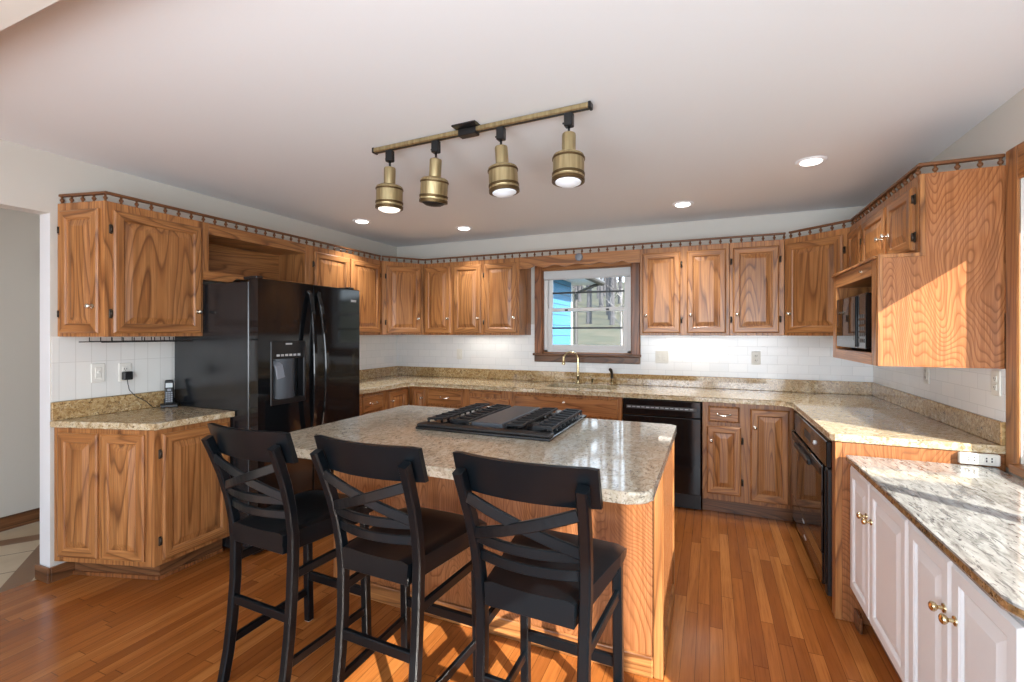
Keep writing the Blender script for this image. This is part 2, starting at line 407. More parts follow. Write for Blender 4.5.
# baseboards
b = BM(); box(b, -1.2, -1.185, -4.9, -0.05, 0, 0.1, 0.004)
struct('baseboard_hallway', b, oak_dark, 'dark wood baseboard along the hallway wall')
b = BM(); box(b, -0.125, 0.016, -3.178, -3.162, 0, 0.085, 0.004, 0); box(b, 0.0, 0.016, -3.162, -2.95, 0, 0.085, 0.003)
struct('baseboard_left', b, oak_dark, 'dark wood baseboard wrapped around the wall end')
# tile backsplashes
b = BM(); box(b, 0.0005, 0.008, -3.155, -2.45, 1.02, 1.39)
struct('trim_2', b, m_tile_v, 'white stacked tile behind the telephone counter')
b = BM(); box(b, 0.0005, 0.008, -1.6, 0, 1.0, 1.39); box(b, 0.008, WX0-0.08, -0.008, -0.0005, 1.0, 1.50); box(b, WX1+0.08, XR-0.008, -0.008, -0.0005, 1.0, 1.50); box(b, WX0-0.08, WX1+0.08, -0.008, -0.0005, 1.0, WZ0-0.09)
box(b, XR-0.008, XR-0.0005, -1.815, -0.008, 1.0, 1.50)
struct('trim_3', b, m_tile, 'white subway tile backsplash above the granite')

# ---------------- sink window
w1 = struct_root('window_1', 'oak framed double hung window over the sink', (0, 0, 0))
b = BM()
box(b, WX0-0.075, WX0+0.008, -0.028, -0.001, WZ0-0.01, WZ1+0.075, 0.006); box(b, WX1-0.008, WX1+0.075, -0.028, -0.001, WZ0-0.01, WZ1+0.075, 0.006)
box(b, WX0+0.008, WX1-0.008, -0.028, -0.001, WZ1-0.008, WZ1+0.075, 0.006, 1)
box(b, WX0, WX0+0.014, 0, 0.10, WZ0, WZ1); box(b, WX1-0.014, WX1, 0, 0.10, WZ0, WZ1); box(b, WX0, WX1, 0, 0.10, WZ1-0.014, WZ1, 0, 1); box(b, WX0, WX1, 0, 0.1, WZ0, WZ0+0.014, 0, 1)
obj('casing', b, [oak_trim, oak_h], w1)
b = BM(); box(b, WX0-0.085, WX1+0.085, -0.062, 0.0, WZ0-0.022, WZ0+0.004, 0.008, 0, 2); box(b, WX0-0.075, WX1+0.075, -0.03, -0.001, WZ0-0.085, WZ0-0.022, 0.005)
obj('window_stool', b, oak_dark, w1)
b = BM()
fx0, fx1, fz0, fz1 = WX0+0.014, WX1-0.014, WZ0+0.014, WZ1-0.014
box(b, fx0, fx0+0.035, 0.03, 0.12, fz0, fz1); box(b, fx1-0.035, fx1, 0.03, 0.12, fz0, fz1); box(b, fx0, fx1, 0.03, 0.12, fz1-0.03, fz1); box(b, fx0, fx1, 0.03, 0.12, fz0, fz0+0.02)
obj('window_frame', b, m_vinyl, w1)
mz = (fz0+fz1)/2 + 0.01
def sash(y, z0, z1, bw, bot):
    b = BM(); x0, x1 = fx0+0.036, fx1-0.036
    box(b, x0, x0+bw, y, y+0.028, z0, z1, 0.004); box(b, x1-bw, x1, y, y+0.028, z0, z1, 0.004)
    box(b, x0+bw, x1-bw, y, y+0.028, z1-0.034, z1, 0.004); box(b, x0+bw, x1-bw, y, y+0.028, z0, z0+bot, 0.004, 1)
    o = obj('sash', b, [m_vinyl, m_vinyl], w1)
    b = BM(); box(b, x0+bw, x1-bw, y+0.012, y+0.016, z0+bot, z1-0.034); obj('pane', b, m_glass, o)
    b = BM(); box(b, x0+bw, x1-bw, y+0.005, y+0.011, (z0+bot+z1-0.034)/2-0.009, (z0+bot+z1-0.034)/2+0.009); obj('muntin', b, m_black_satin, o)
    return o
sash(0.075, mz-0.01, fz1-0.03, 0.038, 0.034)
lo = sash(0.04, fz0+0.02, mz+0.025, 0.045, 0.055)
for x in (2.08, 2.50):
    b = BM(); box(b, x-0.016, x+0.016, 0.030, 0.040, mz-0.006, mz+0.012, 0.003); obj('latch', b, m_black_satin, lo)
b = BM(); box(b, fx0+0.002, fx1-0.002, 0.004, 0.028, 1.965, fz1, 0.004); tube(b, [(fx0+0.004, 0.016, 1.962), (fx1-0.004, 0.016, 1.962)], 0.009)
tag(obj('roller_shade', b, m_shade), 'white roller shade rolled up at the top of the sink window', 'window shade')

# ---------------- right window over the white counter
w2 = struct_root('window_2', 'wide window on the right wall with oak casing', (0, 0, 0))
b = BM()
box(b, XR-0.013, XR-0.001, RY0+0.085, RY0-0.004, 0.822, 2.205, 0.006); box(b, XR-0.013, XR-0.001, RY1-0.09, RY1+0.004, 0.822, 2.205, 0.006)
box(b, XR-0.013, XR-0.001, RY1+0.004, RY0-0.004, RZ1-0.004, 2.205, 0.006, 1)
box(b, XR-0.04, XR+0.02, RY1, RY0, 0.822, RZ0, 0.004, 1)
obj('casing', b, [oak_v, oak_h], w2)
b = BM()
for y, q in ((RY0-0.006, 0.006), (-2.85, 0.022), (-3.90, 0.022), (-4.80, 0.022), (RY1+0.022, 0.022)):
    box(b, XR+0.02, XR+0.10, y-q, y+q, RZ0, RZ1)
box(b, XR+0.02, XR+0.10, RY1, RY0, RZ1-0.155, RZ1); box(b, XR+0.02, XR+0.10, RY1, RY0, RZ0, RZ0+0.045)
obj('window_frame', b, m_jamb, w2)
for y0, y1 in ((RY0-0.012, -2.828), (-2.872, -3.878), (-3.922, -4.778), (-4.822, RY1+0.045)):
    b = BM(); box(b, XR+0.055, XR+0.059, y1, y0, RZ0+0.045, RZ1-0.155); obj('pane', b, m_glass, w2)

# ------------------------------------------------------------------ cabinet kit (local frame: x along the face, -y towards the room, z up)
def ring_panel(bm, x0, x1, z0, z1, t=0.019, fw=0.055, raised=True, y=0.0, flat=False):
    """A door or drawer front standing on the plane y, its face at y - t: bevelled frame and raised field."""
    w, h = x1-x0, z1-z0
    fw = min(fw, w*0.27, h*0.27)
    sl = min(0.034, (w-2*fw)*0.28, (h-2*fw)*0.28)
    if flat: loops = [(0, 0), (0, t*0.62), (0.012, t)]
    else: loops = [(0, 0), (0, t*0.62), (0.010, t), (fw-0.009, t), (fw-0.003, t-0.004), (fw, t-0.0095), (fw+0.004, t-0.0095), (fw+0.004+sl, t-0.001)]
    rings = []
    for ins, d in loops:
        rings.append([bm.verts.new((x0+ins, y-d, z0+ins)), bm.verts.new((x1-ins, y-d, z0+ins)), bm.verts.new((x1-ins, y-d, z1-ins)), bm.verts.new((x0+ins, y-d, z1-ins))])
    for a, c in zip(rings, rings[1:]):
        for i in range(4):
            f = bm.faces.new((a[i], a[(i+1) % 4], c[(i+1) % 4], c[i]))
            f.material_index = 1 if (i in (0, 2) and len(loops) > 3 and rings.index(a) < 5) else 0
    f = bm.faces.new(rings[-1]); f.material_index = 1 if flat else 0
    bm.faces.new(rings[0][::-1])
KN = [(0.012, 0), (0.0115, 0.003), (0.0055, 0.0045), (0.0048, 0.013), (0.0095, 0.017), (0.0125, 0.0225), (0.0118, 0.027), (0.0075, 0.0305), (0.001, 0.0315)]
RX = Matrix.Rotation(pi/2, 4, 'X')   # lathe axis z -> -y
def knob(parent, x, z, y=-0.019, mat=None, k=1.0):
    b = BM(); lathe(b, [(r*k, h*k) for r, h in KN], (x, y, z), 12, RX); return obj('knob', b, mat or m_nickel, parent)
def pull(parent, x, z, y=-0.019, mat=None):
    b = BM(); tube(b, [(x-0.045, y, z), (x-0.045, y-0.018, z), (x-0.03, y-0.026, z-0.004), (x, y-0.028, z-0.007), (x+0.03, y-0.026, z-0.004), (x+0.045, y-0.018, z), (x+0.045, y, z)], 0.0045, 8)
    for q in (-0.045, 0.045): lathe(b, [(0.010, 0), (0.008, 0.004), (0.005, 0.006)], (x+q, y, z), 10, RX)
    return obj('pull', b, mat or m_nickel, parent)
def hinge(parent, x, z, y=0.0):
    b = BM(); box(b, x-0.008, x+0.008, y-0.006, y, z-0.026, z+0.026, 0.003); tube(b, [(x, y-0.011, z-0.019), (x, y-0.011, z+0.019)], 0.006, 8)
    return obj('hinge', b, m_hinge, parent)
def door(root, x0, x1, z0, z1, kn=None, hg=None, mats=None, raised=True, kmat=None, knz=None, t=0.019, y=0.0, kscale=1.0):
    b = BM(); ring_panel(b, x0, x1, z0, z1, t, y=y)
    d = obj('door', b, mats or OAKM, root)
    if kn:
        kx = x0+0.03 if kn == 'l' else x1-0.03
        knob(d, kx, knz if knz is not None else z0+0.15, y-t, kmat, kscale*1.12)
    if hg:
        hx = x0-0.009 if hg == 'l' else x1+0.009
        hh = min(0.11, (z1-z0)*0.2)
        for z in (z0+hh, z1-hh): hinge(d, hx, z, y)
    return d
def drawer(root, x0, x1, z0, z1, handle=True, mats=None, y=0.0):
    b = BM(); ring_panel(b, x0, x1, z0, z1, 0.019, 0.03, flat=True, y=y)
    d = obj('drawer', b, mats or [oak_v, oak_h], root)
    if handle: pull(d, (x0+x1)/2, (z0+z1)/2, y-0.019)
    return d
ZB, ZT = 1.389, 2.15
BZ0, BZ1 = 0.114, 0.875
def upper_body(root, w, depth=0.33, z0=ZB, z1=ZT, x0=0.0):
    b = BM(); box(b, x0, x0+w, 0.0, depth, z0, z1, 0.002); return obj('cabinet_body', b, OAKM, root)
def base_body(root, x0, x1, depth=0.605, toe=True):
    b = BM(); box(b, x0, x1, 0.0, depth, BZ0, BZ1, 0.002); o = obj('cabinet_body', b, OAKM, root)
    if toe:
        b = BM(); box(b, x0, x1, 0.07, 0.09, 0.002, BZ0); obj('toe_kick', b, oak_dark, root)
    return o
LEFT, BACK, RIGHT = pi/2, 0.0, -pi/2

# ---------------- left wall cabinet with angled end
t = thing('wall_cabinet', 'oak wall cabinet with angled end hanging over the telephone counter', 'cabinet', (0.33, -3.061, 0), LEFT)
b = BM(); prism(b, [(0, 0), (0.544, 0), (0.544, 0.328), (-0.067, 0.328)], ZB, ZT, 0.002); obj('cabinet_body', b, OAKM, t)
door(t, 0.036, 0.53, ZB+0.02, 2.105, 'r', 'l', knz=ZB+0.16)
# the angled end door lies along the line from (-0.067, 0.33) to (0, 0) in the local frame
def angled_door(root, p, q, z0, z1, n, margin, kn=None, hg=None, y=0.0):
    """n doors on the vertical plane through p, q (local), seen from outside with p at the left."""
    p, q = Vector((p[0], p[1], 0)), Vector((q[0], q[1], 0)); L = (q-p).length; ang = math.atan2(q.y-p.y, q.x-p.x)
    w = (L-margin*(n+1))/n; out = []
    for i in range(n):
        d = door(root, margin+i*(w+margin), margin+i*(w+margin)+w, z0, z1, kn, hg, y=y)
        d.location = p; d.rotation_euler = (0, 0, ang); out.append(d)
    return out
angled_door(t, (-0.067, 0.328), (0, 0), ZB+0.02, 2.105, 1, 0.03, 'r', 'l')
b = BM()
for i in range(9):
    y = 0.06+i*0.052
    tube(b, [(0.05+i*0.055, 0.03, ZB-0.004), (0.05+i*0.055, 0.03, ZB-0.028), (0.05+i*0.055, 0.26, ZB-0.028), (0.05+i*0.055, 0.26, ZB-0.004)], 0.0028, 6)
tube(b, [(0.0, 0.03, ZB-0.031), (0.50, 0.03, ZB-0.031)], 0.0032, 6); tube(b, [(0.0, 0.26, ZB-0.031), (0.50, 0.26, ZB-0.031)], 0.0032, 6)
r = tag(obj('wire_rack', b, m_wire), 'black wire stemware rack under the angled wall cabinet', 'rack')
r.location = (0.33, -3.061, 0); r.rotation_euler = (0, 0, LEFT)

# ---------------- open cubby over the refrigerator
t = thing('wall_cabinet', 'open oak cubby above the black refrigerator', 'cabinet', (0.33, -2.515, 0), LEFT)
w = 0.895; z0 = 1.765
b = BM()
box(b, 0, 0.04, 0, 0.328, z0+0.03, ZT, 0.002); box(b, w-0.045, w, 0, 0.328, z0+0.03, ZT, 0.002)
box(b, 0.04, w-0.045, 0, 0.328, 2.075, ZT, 0.002, 1); box(b, 0.04, w-0.045, 0.0, 0.328, z0+0.03, z0+0.06, 0.001, 1); box(b, 0.04, w-0.045, 0.31, 0.328, z0+0.06, 2.075, 0, 1)
obj('cabinet_body', b, OAKM, t)
b = BM()
pts = [(0, 0)]+[(x, z) for x, z in ((0.0, 0.06), (w, 0.06), (w, 0.0), (w-0.2, 0.0), (w-0.235, 0.03), (0.235, 0.03), (0.2, 0.0))]
prof = [(p[0], p[1]) for p in pts]
vs0 = [b.verts.new((x, -0.004, z0+z)) for x, z in prof]; vs1 = [b.verts.new((x, 0.016, z0+z)) for x, z in prof]
b.faces.new(vs0); b.faces.new(vs1[::-1])
for i in range(len(prof)): b.faces.new((vs0[i], vs1[i], vs1[(i+1) % len(prof)], vs0[(i+1) % len(prof)]))
obj('apron', b, [oak_h], t)

# ---------------- two-door cabinet right of cubby, tall panel part behind refrigerator
t = thing('wall_cabinet', 'two-door oak wall cabinet between the cubby and the corner cabinet', 'cabinet', (0.33, -1.62, 0), LEFT)
upper_body(t, 0.93)
door(t, 0.045, 0.455, ZB+0.025, 2.105, 'r', 'l'); door(t, 0.475, 0.895, ZB+0.025, 2.105, 'l', 'r')

# ---------------- diagonal corner cabinets
def diag_cabinet(label, p, q, extra):
    """p, q: ends of the diagonal face seen left to right, world xy; extra: the other corners, in order after q."""
    ang = math.atan2(q[1]-p[1], q[0]-p[0]); t = thing('corner_cabinet', label, 'cabinet', (p[0], p[1], 0), ang)
    R = Matrix.Rotation(-ang, 2); loc = lambda P: tuple(R @ Vector((P[0]-p[0], P[1]-p[1])))
    b = BM(); prism(b, [loc(P) for P in [p, q]+extra], ZB, ZT, 0.002); obj('cabinet_body', b, OAKM, t)
    L = math.hypot(q[0]-p[0], q[1]-p[1]); return t, L
t, L = diag_cabinet('diagonal oak corner cabinet between left and back walls', (0.335, -0.688), (0.598, -0.33), [(0.598, -0.002), (0.002, -0.002), (0.002, -0.688)])
door(t, 0.045, L-0.035, ZB+0.02, 2.105, 'r', 'l')
t, L = diag_cabinet('diagonal oak corner cabinet beside the microwave', (3.975, -0.33), (4.325, -0.63), [(4.63, -0.63), (4.63, -0.002), (3.975, -0.002)])
door(t, 0.02, L-0.035, ZB+0.02, 2.105, 'l', 'r')

# ---------------- back wall cabinets
t = thing('wall_cabinet', 'three-door oak wall cabinet left of the sink window', 'cabinet', (0.602, -0.33, 0), BACK)
upper_body(t, 1.108, 0.328)
door(t, 0.02, 0.335, ZB+0.02, 2.105, 'r', None); door(t, 0.375, 0.69, ZB+0.02, 2.105, 'r', None); door(t, 0.73, 1.085, ZB+0.02, 2.105, 'r', 'l')
t = thing('wall_cabinet', 'two-door oak wall cabinet just right of the sink window', 'cabinet', (2.862, -0.33, 0), BACK)
upper_body(t, 0.715, 0.328)
door(t, 0.022, 0.335, ZB+0.02, 2.105, 'l', 'r'); door(t, 0.388, 0.69, ZB+0.02, 2.105, 'l', None)
t = thing('wall_cabinet', 'single-door oak wall cabinet left of the diagonal corner by the microwave', 'cabinet', (3.579, -0.33, 0), BACK)
upper_body(t, 0.392, 0.328)
d = door(t, 0.025, 0.355, ZB+0.02, 2.105, 'l', 'r')
for z in (ZB+0.13, 1.995): hinge(d, 0.012, z)

# ---------------- scalloped valance
b = BM(); n = 60; x0, x1 = 1.712, 2.860; top = []; bot = []
for i in range(n+1):
    u = i/n; x = x0+(x1-x0)*u; e = min(u, 1-u)*(x1-x0)
    if e < 0.10: z = 2.035
    elif e < 0.15: z = 2.035+(e-0.10)/0.05*0.022
    else: z = 2.050+0.010*cos((e-0.15)*2*pi/0.21)
    bot.append((x, z))
a0 = [b.verts.new((x, -0.33, z)) for x, z in bot]; a1 = [b.verts.new((x, -0.33, ZT)) for x, z in bot]
c0 = [b.verts.new((x, -0.31, z)) for x, z in bot]; c1 = [b.verts.new((x, -0.31, ZT)) for x, z in bot]
for i in range(n):
    b.faces.new((a0[i], a0[i+1], a1[i+1], a1[i])); b.faces.new((c0[i+1], c0[i], c1[i], c1[i+1])); b.faces.new((a0[i+1], a0[i], c0[i], c0[i+1])); b.faces.new((a1[i], a1[i+1], c1[i+1], c1[i]))
b.faces.new((a0[0], a1[0], c1[0], c0[0])); b.faces.new((a0[n], c0[n], c1[n], a1[n]))
tag(obj('window_valance', b, oak_h), 'scalloped oak valance board spanning above the sink window', 'valance')
b = BM(); lathe(b, [(0.036, 0), (0.036, 0.012), (0.030, 0.02), (0.012, 0.024)], (2.31, -0.330, 2.115), 20, RX)
tag(obj('puck_light', b, m_grey_plastic), 'small round grey puck stuck on the valance over the sink', 'puck light')

# ---------------- right wall: cabinets over the microwave, microwave housing, end panel
t = thing('wall_cabinet', 'short three-door oak cabinet above the microwave housing', 'cabinet', (4.33, -0.632, 0), RIGHT)
b = BM(); box(b, 0, 1.168, 0, 0.303, 1.772, ZT, 0.002); box(b, 0, 0.30, 0, 0.303, ZB, 1.772, 0.002); obj('cabinet_body', b, OAKM, t)
door(t, 0.01, 0.295, ZB+0.02, 2.105, None, 'r'); door(t, 0.335, 0.765, 1.805, 2.105, 'r', 'l', knz=1.93); door(t, 0.80, 1.13, 1.805, 2.105, 'l', 'r', knz=1.93)
t = thing('microwave_cabinet', 'deep oak housing with the microwave in its opening', 'cabinet', (4.17, -0.938, 0), RIGHT)
w = 0.862
b = BM()
box(b, 0, 0.075, 0, 0.463, 1.252, 1.768, 0.002); box(b, w-0.07, w, 0, 0.463, 1.252, 1.768, 0.002)
box(b, 0.075, w-0.07, 0, 0.463, 1.695, 1.768, 0.002, 1); box(b, 0.075, w-0.07, 0, 0.463, 1.252, 1.312, 0.002, 1); 
obj('cabinet_body', b, OAKM, t)
b = BM(); box(b, 0.075, w-0.07, 0.44, 0.463, 1.312, 1.695); obj('back_panel', b, m_olive, t)
b = BM(); box(b, -0.002, w, -0.012, 0.13, 1.769, 1.782, 0.003); obj('ledge', b, oak_h, t)
b = BM(); lathe(b, [(0.008, 0), (0.008, 0.006), (0.003, 0.009)], (0.62, 0, 1.735), 12, RX); obj('button', b, m_nickel, t)
b = BM()
prism(b, [(4.172, 1.252), (4.634, 1.252), (4.634, ZT), (4.332, ZT), (4.332, 1.772), (4.172, 1.772)], 0, 0.012)
for v in b.verts: v.co = Vector((v.co.x, -1.803-v.co.z, v.co.y))
e = obj('end_panel', b, oak_panel); e.parent = t
e.matrix_parent_inverse = (Matrix.Translation(t.location) @ Matrix.Rotation(RIGHT, 4, 'Z')).inverted()
b = BM(); box(b, 4.330, 4.350, -1.822, -1.815, 1.772, ZT, 0.002); box(b, 4.170, 4.190, -1.822, -1.815, 1.252, 1.784, 0.002); box(b, 4.170, 4.350, -1.823, -1.815, 1.768, 1.786, 0.002)
e = obj('edge_strip', b, oak_v); e.parent = t
e.matrix_parent_inverse = (Matrix.Translation(t.location) @ Matrix.Rotation(RIGHT, 4, 'Z')).inverted()

t = thing('microwave', 'black countertop microwave inside the oak housing', 'microwave', (4.165, -1.055, 0), RIGHT)
b = BM(); box(b, 0.0, 0.60, 0.03, 0.40, 1.325, 1.62, 0.004); obj('body', b, m_black_satin, t)
b = BM(); box(b, 0.0, 0.46, 0.0, 0.028, 1.327, 1.618, 0.006, 0, 2); d = obj('door', b, m_black_glass, t)
b = BM(); box(b, 0.055, 0.39, -0.002, 0.003, 1.37, 1.575, 0.001); obj('window', b, m_black_glass, d)
b = BM(); box(b, 0.425, 0.452, -0.010, 0.002, 1.335, 1.61, 0.004); obj('handle', b, m_black_gloss, d)
b = BM(); box(b, 0.463, 0.60, 0.0, 0.028, 1.327, 1.618, 0.004); c = obj('control_panel', b, m_black_gloss, t)
b = BM()
for i in range(3):
    for j in range(5): box(b, 0.485+i*0.034, 0.508+i*0.034, -0.002, 0.002, 1.36+j*0.032, 1.38+j*0.032)
obj('keypad', b, m_slot, c)
b = BM()
for q in ((0.05, 0.08), (0.55, 0.08), (0.05, 0.36), (0.55, 0.36)): lathe(b, [(0.014, 0), (0.014, 0.0135)], (q[0], q[1], 1.312), 10)
obj('foot', b, m_black_satin, t)

# ---------------- gallery rails along the cabinet tops
SPP = [(0.0045, 0), (0.0075, 0.004), (0.0045, 0.008), (0.010, 0.015), (0.012, 0.020), (0.010, 0.025), (0.0045, 0.031), (0.0075, 0.035), (0.0045, 0.040)]
sb = BM(); lathe(sb, SPP, (0, 0, 0), 8); spindle0 = None
def gallery(label, path):
    global spindle0
    t = thing('gallery_rail', label, 'gallery rail', (path[0][0], path[0][1], ZT), 0, 'gallery rails on the cabinet tops')
    o0 = Vector((path[0][0], path[0][1], 0)); P = [Vector((x, y, 0))-o0 for x, y in path]
    # mitred square rail
    b = BM(); rings = []
    for i, p in enumerate(P):
        ta = (P[i]-P[i-1]).normalized() if i else (P[1]-P[0]).normalized(); tb = (P[i+1]-P[i]).normalized() if i < len(P)-1 else ta
        na, nb = Vector((-ta.y, ta.x, 0)), Vector((-tb.y, tb.x, 0)); m = (na+nb).normalized(); k = 1/max(0.5, m.dot(na))
        rings.append([b.verts.new(p+m*k*x+Vector((0, 0, z))) for x, z in ((-0.012, 0.040), (0.012, 0.040), (0.012, 0.051), (0.008, 0.055), (-0.008, 0.055), (-0.012, 0.051))])
    for r0, r1 in zip(rings, rings[1:]):
        for j in range(6): b.faces.new((r0[j], r0[(j+1) % 6], r1[(j+1) % 6], r1[j]))
    b.faces.new(rings[0][::-1]); b.faces.new(rings[-1])
    obj('top_rail', b, m_rail, t)
    # spindles at an even spacing
    seg = [(P[i+1]-P[i]).length for i in range(len(P)-1)]; tot = sum(seg); n = int(tot/0.078); step = tot/n
    for k in range(n+1):
        d = min(max(k*step, 0.01), tot-0.01); i = 0
        while d > seg[i]: d -= seg[i]; i += 1
        q = P[i].lerp(P[i+1], d/seg[i])
        if spindle0 is None: o = obj('spindle', sb, m_rail, t); spindle0 = o
        else: o = link_copy(spindle0, t)
        o.location = q
    return t
gallery('dark turned gallery rail on the left wall cabinets', [(0.005, -3.115), (0.318, -3.048), (0.318, -0.70)])
gallery('dark turned gallery rail above the back wall cabinets and valance', [(0.324, -0.68), (0.592, -0.318), (3.98, -0.318)])
gallery('dark turned gallery rail above the microwave cabinets', [(4.005, -0.34), (4.340, -0.632), (4.340, -1.795), (4.632, -1.795)])

# ------------------------------------------------------------------ base cabinets
t = thing('base_cabinet', 'oak base cabinet with angled end under the telephone counter', 'cabinet', (0.61, -2.966, 0), LEFT)
b = BM(); prism(b, [(0, 0), (0.44, 0), (0.44, 0.605), (-0.178, 0.605)], BZ0, BZ1, 0.002); obj('cabinet_body', b, OAKM, t)
b = BM(); prism(b, [(0.07, 0.075), (0.44, 0.075), (0.44, 0.6), (-0.09, 0.6)], 0.002, BZ0); obj('toe_kick', b, oak_dark, t)
b = BM(); prism(b, [(0.058, 0.063), (0.44, 0.063), (0.44, 0.075), (0.07, 0.075), (-0.09, 0.6), (-0.102, 0.6)], 0.002, 0.022); obj('shoe_moulding', b, oak_trim, t)
door(t, 0.036, 0.425, BZ0+0.025, 0.845, None, 'l')
P_, Q_ = (-0.178, 0.605), (0, 0)
L = math.hypot(0.178, 0.605); ang = math.atan2(-0.605, 0.178)
for a0_, a1_ in ((0.03, 0.285), (0.305, 0.575)):
    b = BM(); ring_panel(b, a0_, a1_, BZ0+0.03, 0.845, 0.014); d = obj('raised_panel', b, OAKM, t); d.location = (P_[0], P_[1], 0); d.rotation_euler = (0, 0, ang)

t = thing('base_cabinet', 'oak drawer and corner base cabinet between refrigerator and back wall', 'cabinet', (0.61, -1.57, 0), LEFT)
base_body(t, 0, 0.957)
drawer(t, 0.03, 0.255, 0.70, 0.85); drawer(t, 0.267, 0.538, 0.70, 0.85)
drawer(t, 0.267, 0.538, 0.42, 0.68); drawer(t, 0.267, 0.538, 0.14, 0.40); door(t, 0.03, 0.255, 0.14, 0.68, 'r', None, knz=0.62)
door(t, 0.62, 0.91, 0.14, 0.85, 'l', None, knz=0.76)
t = thing('base_cabinet', 'oak corner and drawer base cabinet left of the sink cabinet', 'cabinet', (0.613, -0.61, 0), BACK)
base_body(t, 0, 1.137)
door(t, 0.045, 0.195, 0.14, 0.85, 'r', None, knz=0.76)
drawer(t, 0.232, 0.622, 0.70, 0.855); drawer(t, 0.232, 0.622, 0.42, 0.68); drawer(t, 0.232, 0.622, 0.14, 0.40)
drawer(t, 0.70, 1.115, 0.66, 0.80); door(t, 0.70, 0.90, 0.14, 0.64, 'r', None, knz=0.56); door(t, 0.915, 1.115, 0.14, 0.64, 'l', None, knz=0.56)
b = BM(); box(b, 0.71, 1.03, -0.03, 0.3, 0.838, 0.860, 0.004); obj('cutting_board', b, oak_h, t)
t = thing('base_cabinet', 'oak sink base cabinet under the window', 'cabinet', (1.752, -0.61, 0), BACK)
b = BM(); box(b, 0, 1.004, 0.0, 0.02, BZ0, BZ1, 0.002); box(b, 0, 0.02, 0.02, 0.605, BZ0, BZ1); box(b, 0.984, 1.004, 0.02, 0.605, BZ0, BZ1); box(b, 0.02, 0.984, 0.02, 0.605, BZ0, 0.14); obj('cabinet_body', b, OAKM, t)
b = BM(); box(b, 0, 1.004, 0.07, 0.09, 0.002, BZ0); obj('toe_kick', b, oak_dark, t)
d = drawer(t, 0.03, 0.967, 0.69, 0.85, False); knob(d, 0.50, 0.80)
door(t, 0.03, 0.49, 0.14, 0.67, 'r', None, knz=0.60); door(t, 0.507, 0.967, 0.14, 0.67, 'l', None, knz=0.60)
t = thing('base_cabinet', 'oak base cabinet with drawer right of the dishwasher', 'cabinet', (3.376, -0.61, 0), BACK)
base_body(t, 0, 0.62)
drawer(t, 0.043, 0.262, 0.722, 0.845); door(t, 0.032, 0.272, 0.165, 0.692, 'l', 'r', knz=0.575)
door(t, 0.335, 0.59, 0.145, 0.838, 'l', None, knz=0.70)
t = thing('base_cabinet', 'oak corner filler and end panel framing the black oven', 'cabinet', (4.0, -0.612, 0), RIGHT)
b = BM(); box(b, 0, 0.105, 0, 0.62, BZ0, BZ1, 0.002); box(b, 1.140, 1.206, 0, 0.03, 0.002, BZ1, 0.002); box(b, 0.105, 1.14, 0.0, 0.62, BZ1-0.012, BZ1, 0, 1); obj('cabinet_body', b, OAKM, t)
b = BM(); box(b, 0.0, 0.105, 0.07, 0.09, 0.002, BZ0); obj('toe_kick', b, oak_dark, t)
b = BM(); box(b, 1.19, 1.206, 0.03, 0.63, 0.002, BZ1, 0.001); obj('end_panel', b, oak_panel, t)
knob(t, 0.06, 0.70, 0.0)
b = BM(); box(b, 1.207, 1.30, 0.075, 0.09, 0.0, 0.075, 0.004); obj('baseboard_return', b, oak_dark, t)

# ---------------- dishwasher
t = thing('dishwasher', 'black dishwasher under the counter right of the sink', 'dishwasher', (2.764, -0.61, 0), BACK)
b = BM(); box(b, 0.002, 0.602, 0.02, 0.58, 0.10, 0.868); obj('tub', b, m_black_satin, t)
b = BM(); box(b, 0.002, 0.602, -0.028, 0.02, 0.135, 0.735, 0.006, 0, 2); obj('door', b, m_black_gloss, t)
b = BM(); box(b, 0.002, 0.602, -0.034, 0.02, 0.74, 0.868, 0.006, 0, 2); c = obj('control_panel', b, m_black_gloss, t)
b = BM(); box(b, 0.03, 0.57, -0.036, -0.030, 0.792, 0.820, 0.002); sl = obj('vent', b, m_slot, c)
b = BM()
for i in range(14): box(b, 0.04+i*0.037, 0.066+i*0.037, -0.038, -0.035, 0.803+0.002*(i % 2), 0.810)
obj('button', b, m_silver, c)
b = BM(); box(b, 0.002, 0.602, 0.04, 0.06, 0.004, 0.13, 0.002); obj('toe_panel', b, m_black_satin, t)

# ---------------- built-in oven
t = thing('wall_oven', 'black glass built-in oven under the right counter', 'oven', (4.0, -0.722, 0), RIGHT)
b = BM(); box(b, 0, 1.02, 0.015, 0.56, 0.07, 0.855); obj('body', b, m_black_satin, t)
b = BM(); box(b, 0.0, 1.02, -0.022, 0.014, 0.722, 0.858, 0.004); c = obj('control_panel', b, m_black_gloss, t)
b = BM(); box(b, 0.42, 0.60, -0.0235, -0.02, 0.765, 0.81); obj('display', b, m_slot, c)
b = BM(); lathe(b, [(0.014, 0), (0.012, 0.008), (0.004, 0.010)], (0.74, -0.022, 0.79), 14, RX); obj('knob', b, m_silver, c)
b = BM(); box(b, 0.0, 0.965, -0.034, 0.014, 0.27, 0.716, 0.006, 0, 2); d = obj('door', b, m_black_glass, t)
b = BM(); box(b, 0.02, 0.945, -0.036, -0.03, 0.664, 0.706, 0.002); box(b, 0.25, 0.72, -0.058, -0.034, 0.655, 0.685, 0.006); obj('handle', b, m_black_satin, d)
b = BM(); box(b, 0.0, 0.965, -0.03, 0.014, 0.10, 0.264, 0.006, 0, 2); d = obj('drawer', b, m_black_glass, t)
b = BM(); box(b, 0.40, 0.46, -0.032, -0.028, 0.225, 0.238); box(b, 0.46, 0.52, -0.032, -0.028, 0.145, 0.158); obj('badge', b, m_silver, d)
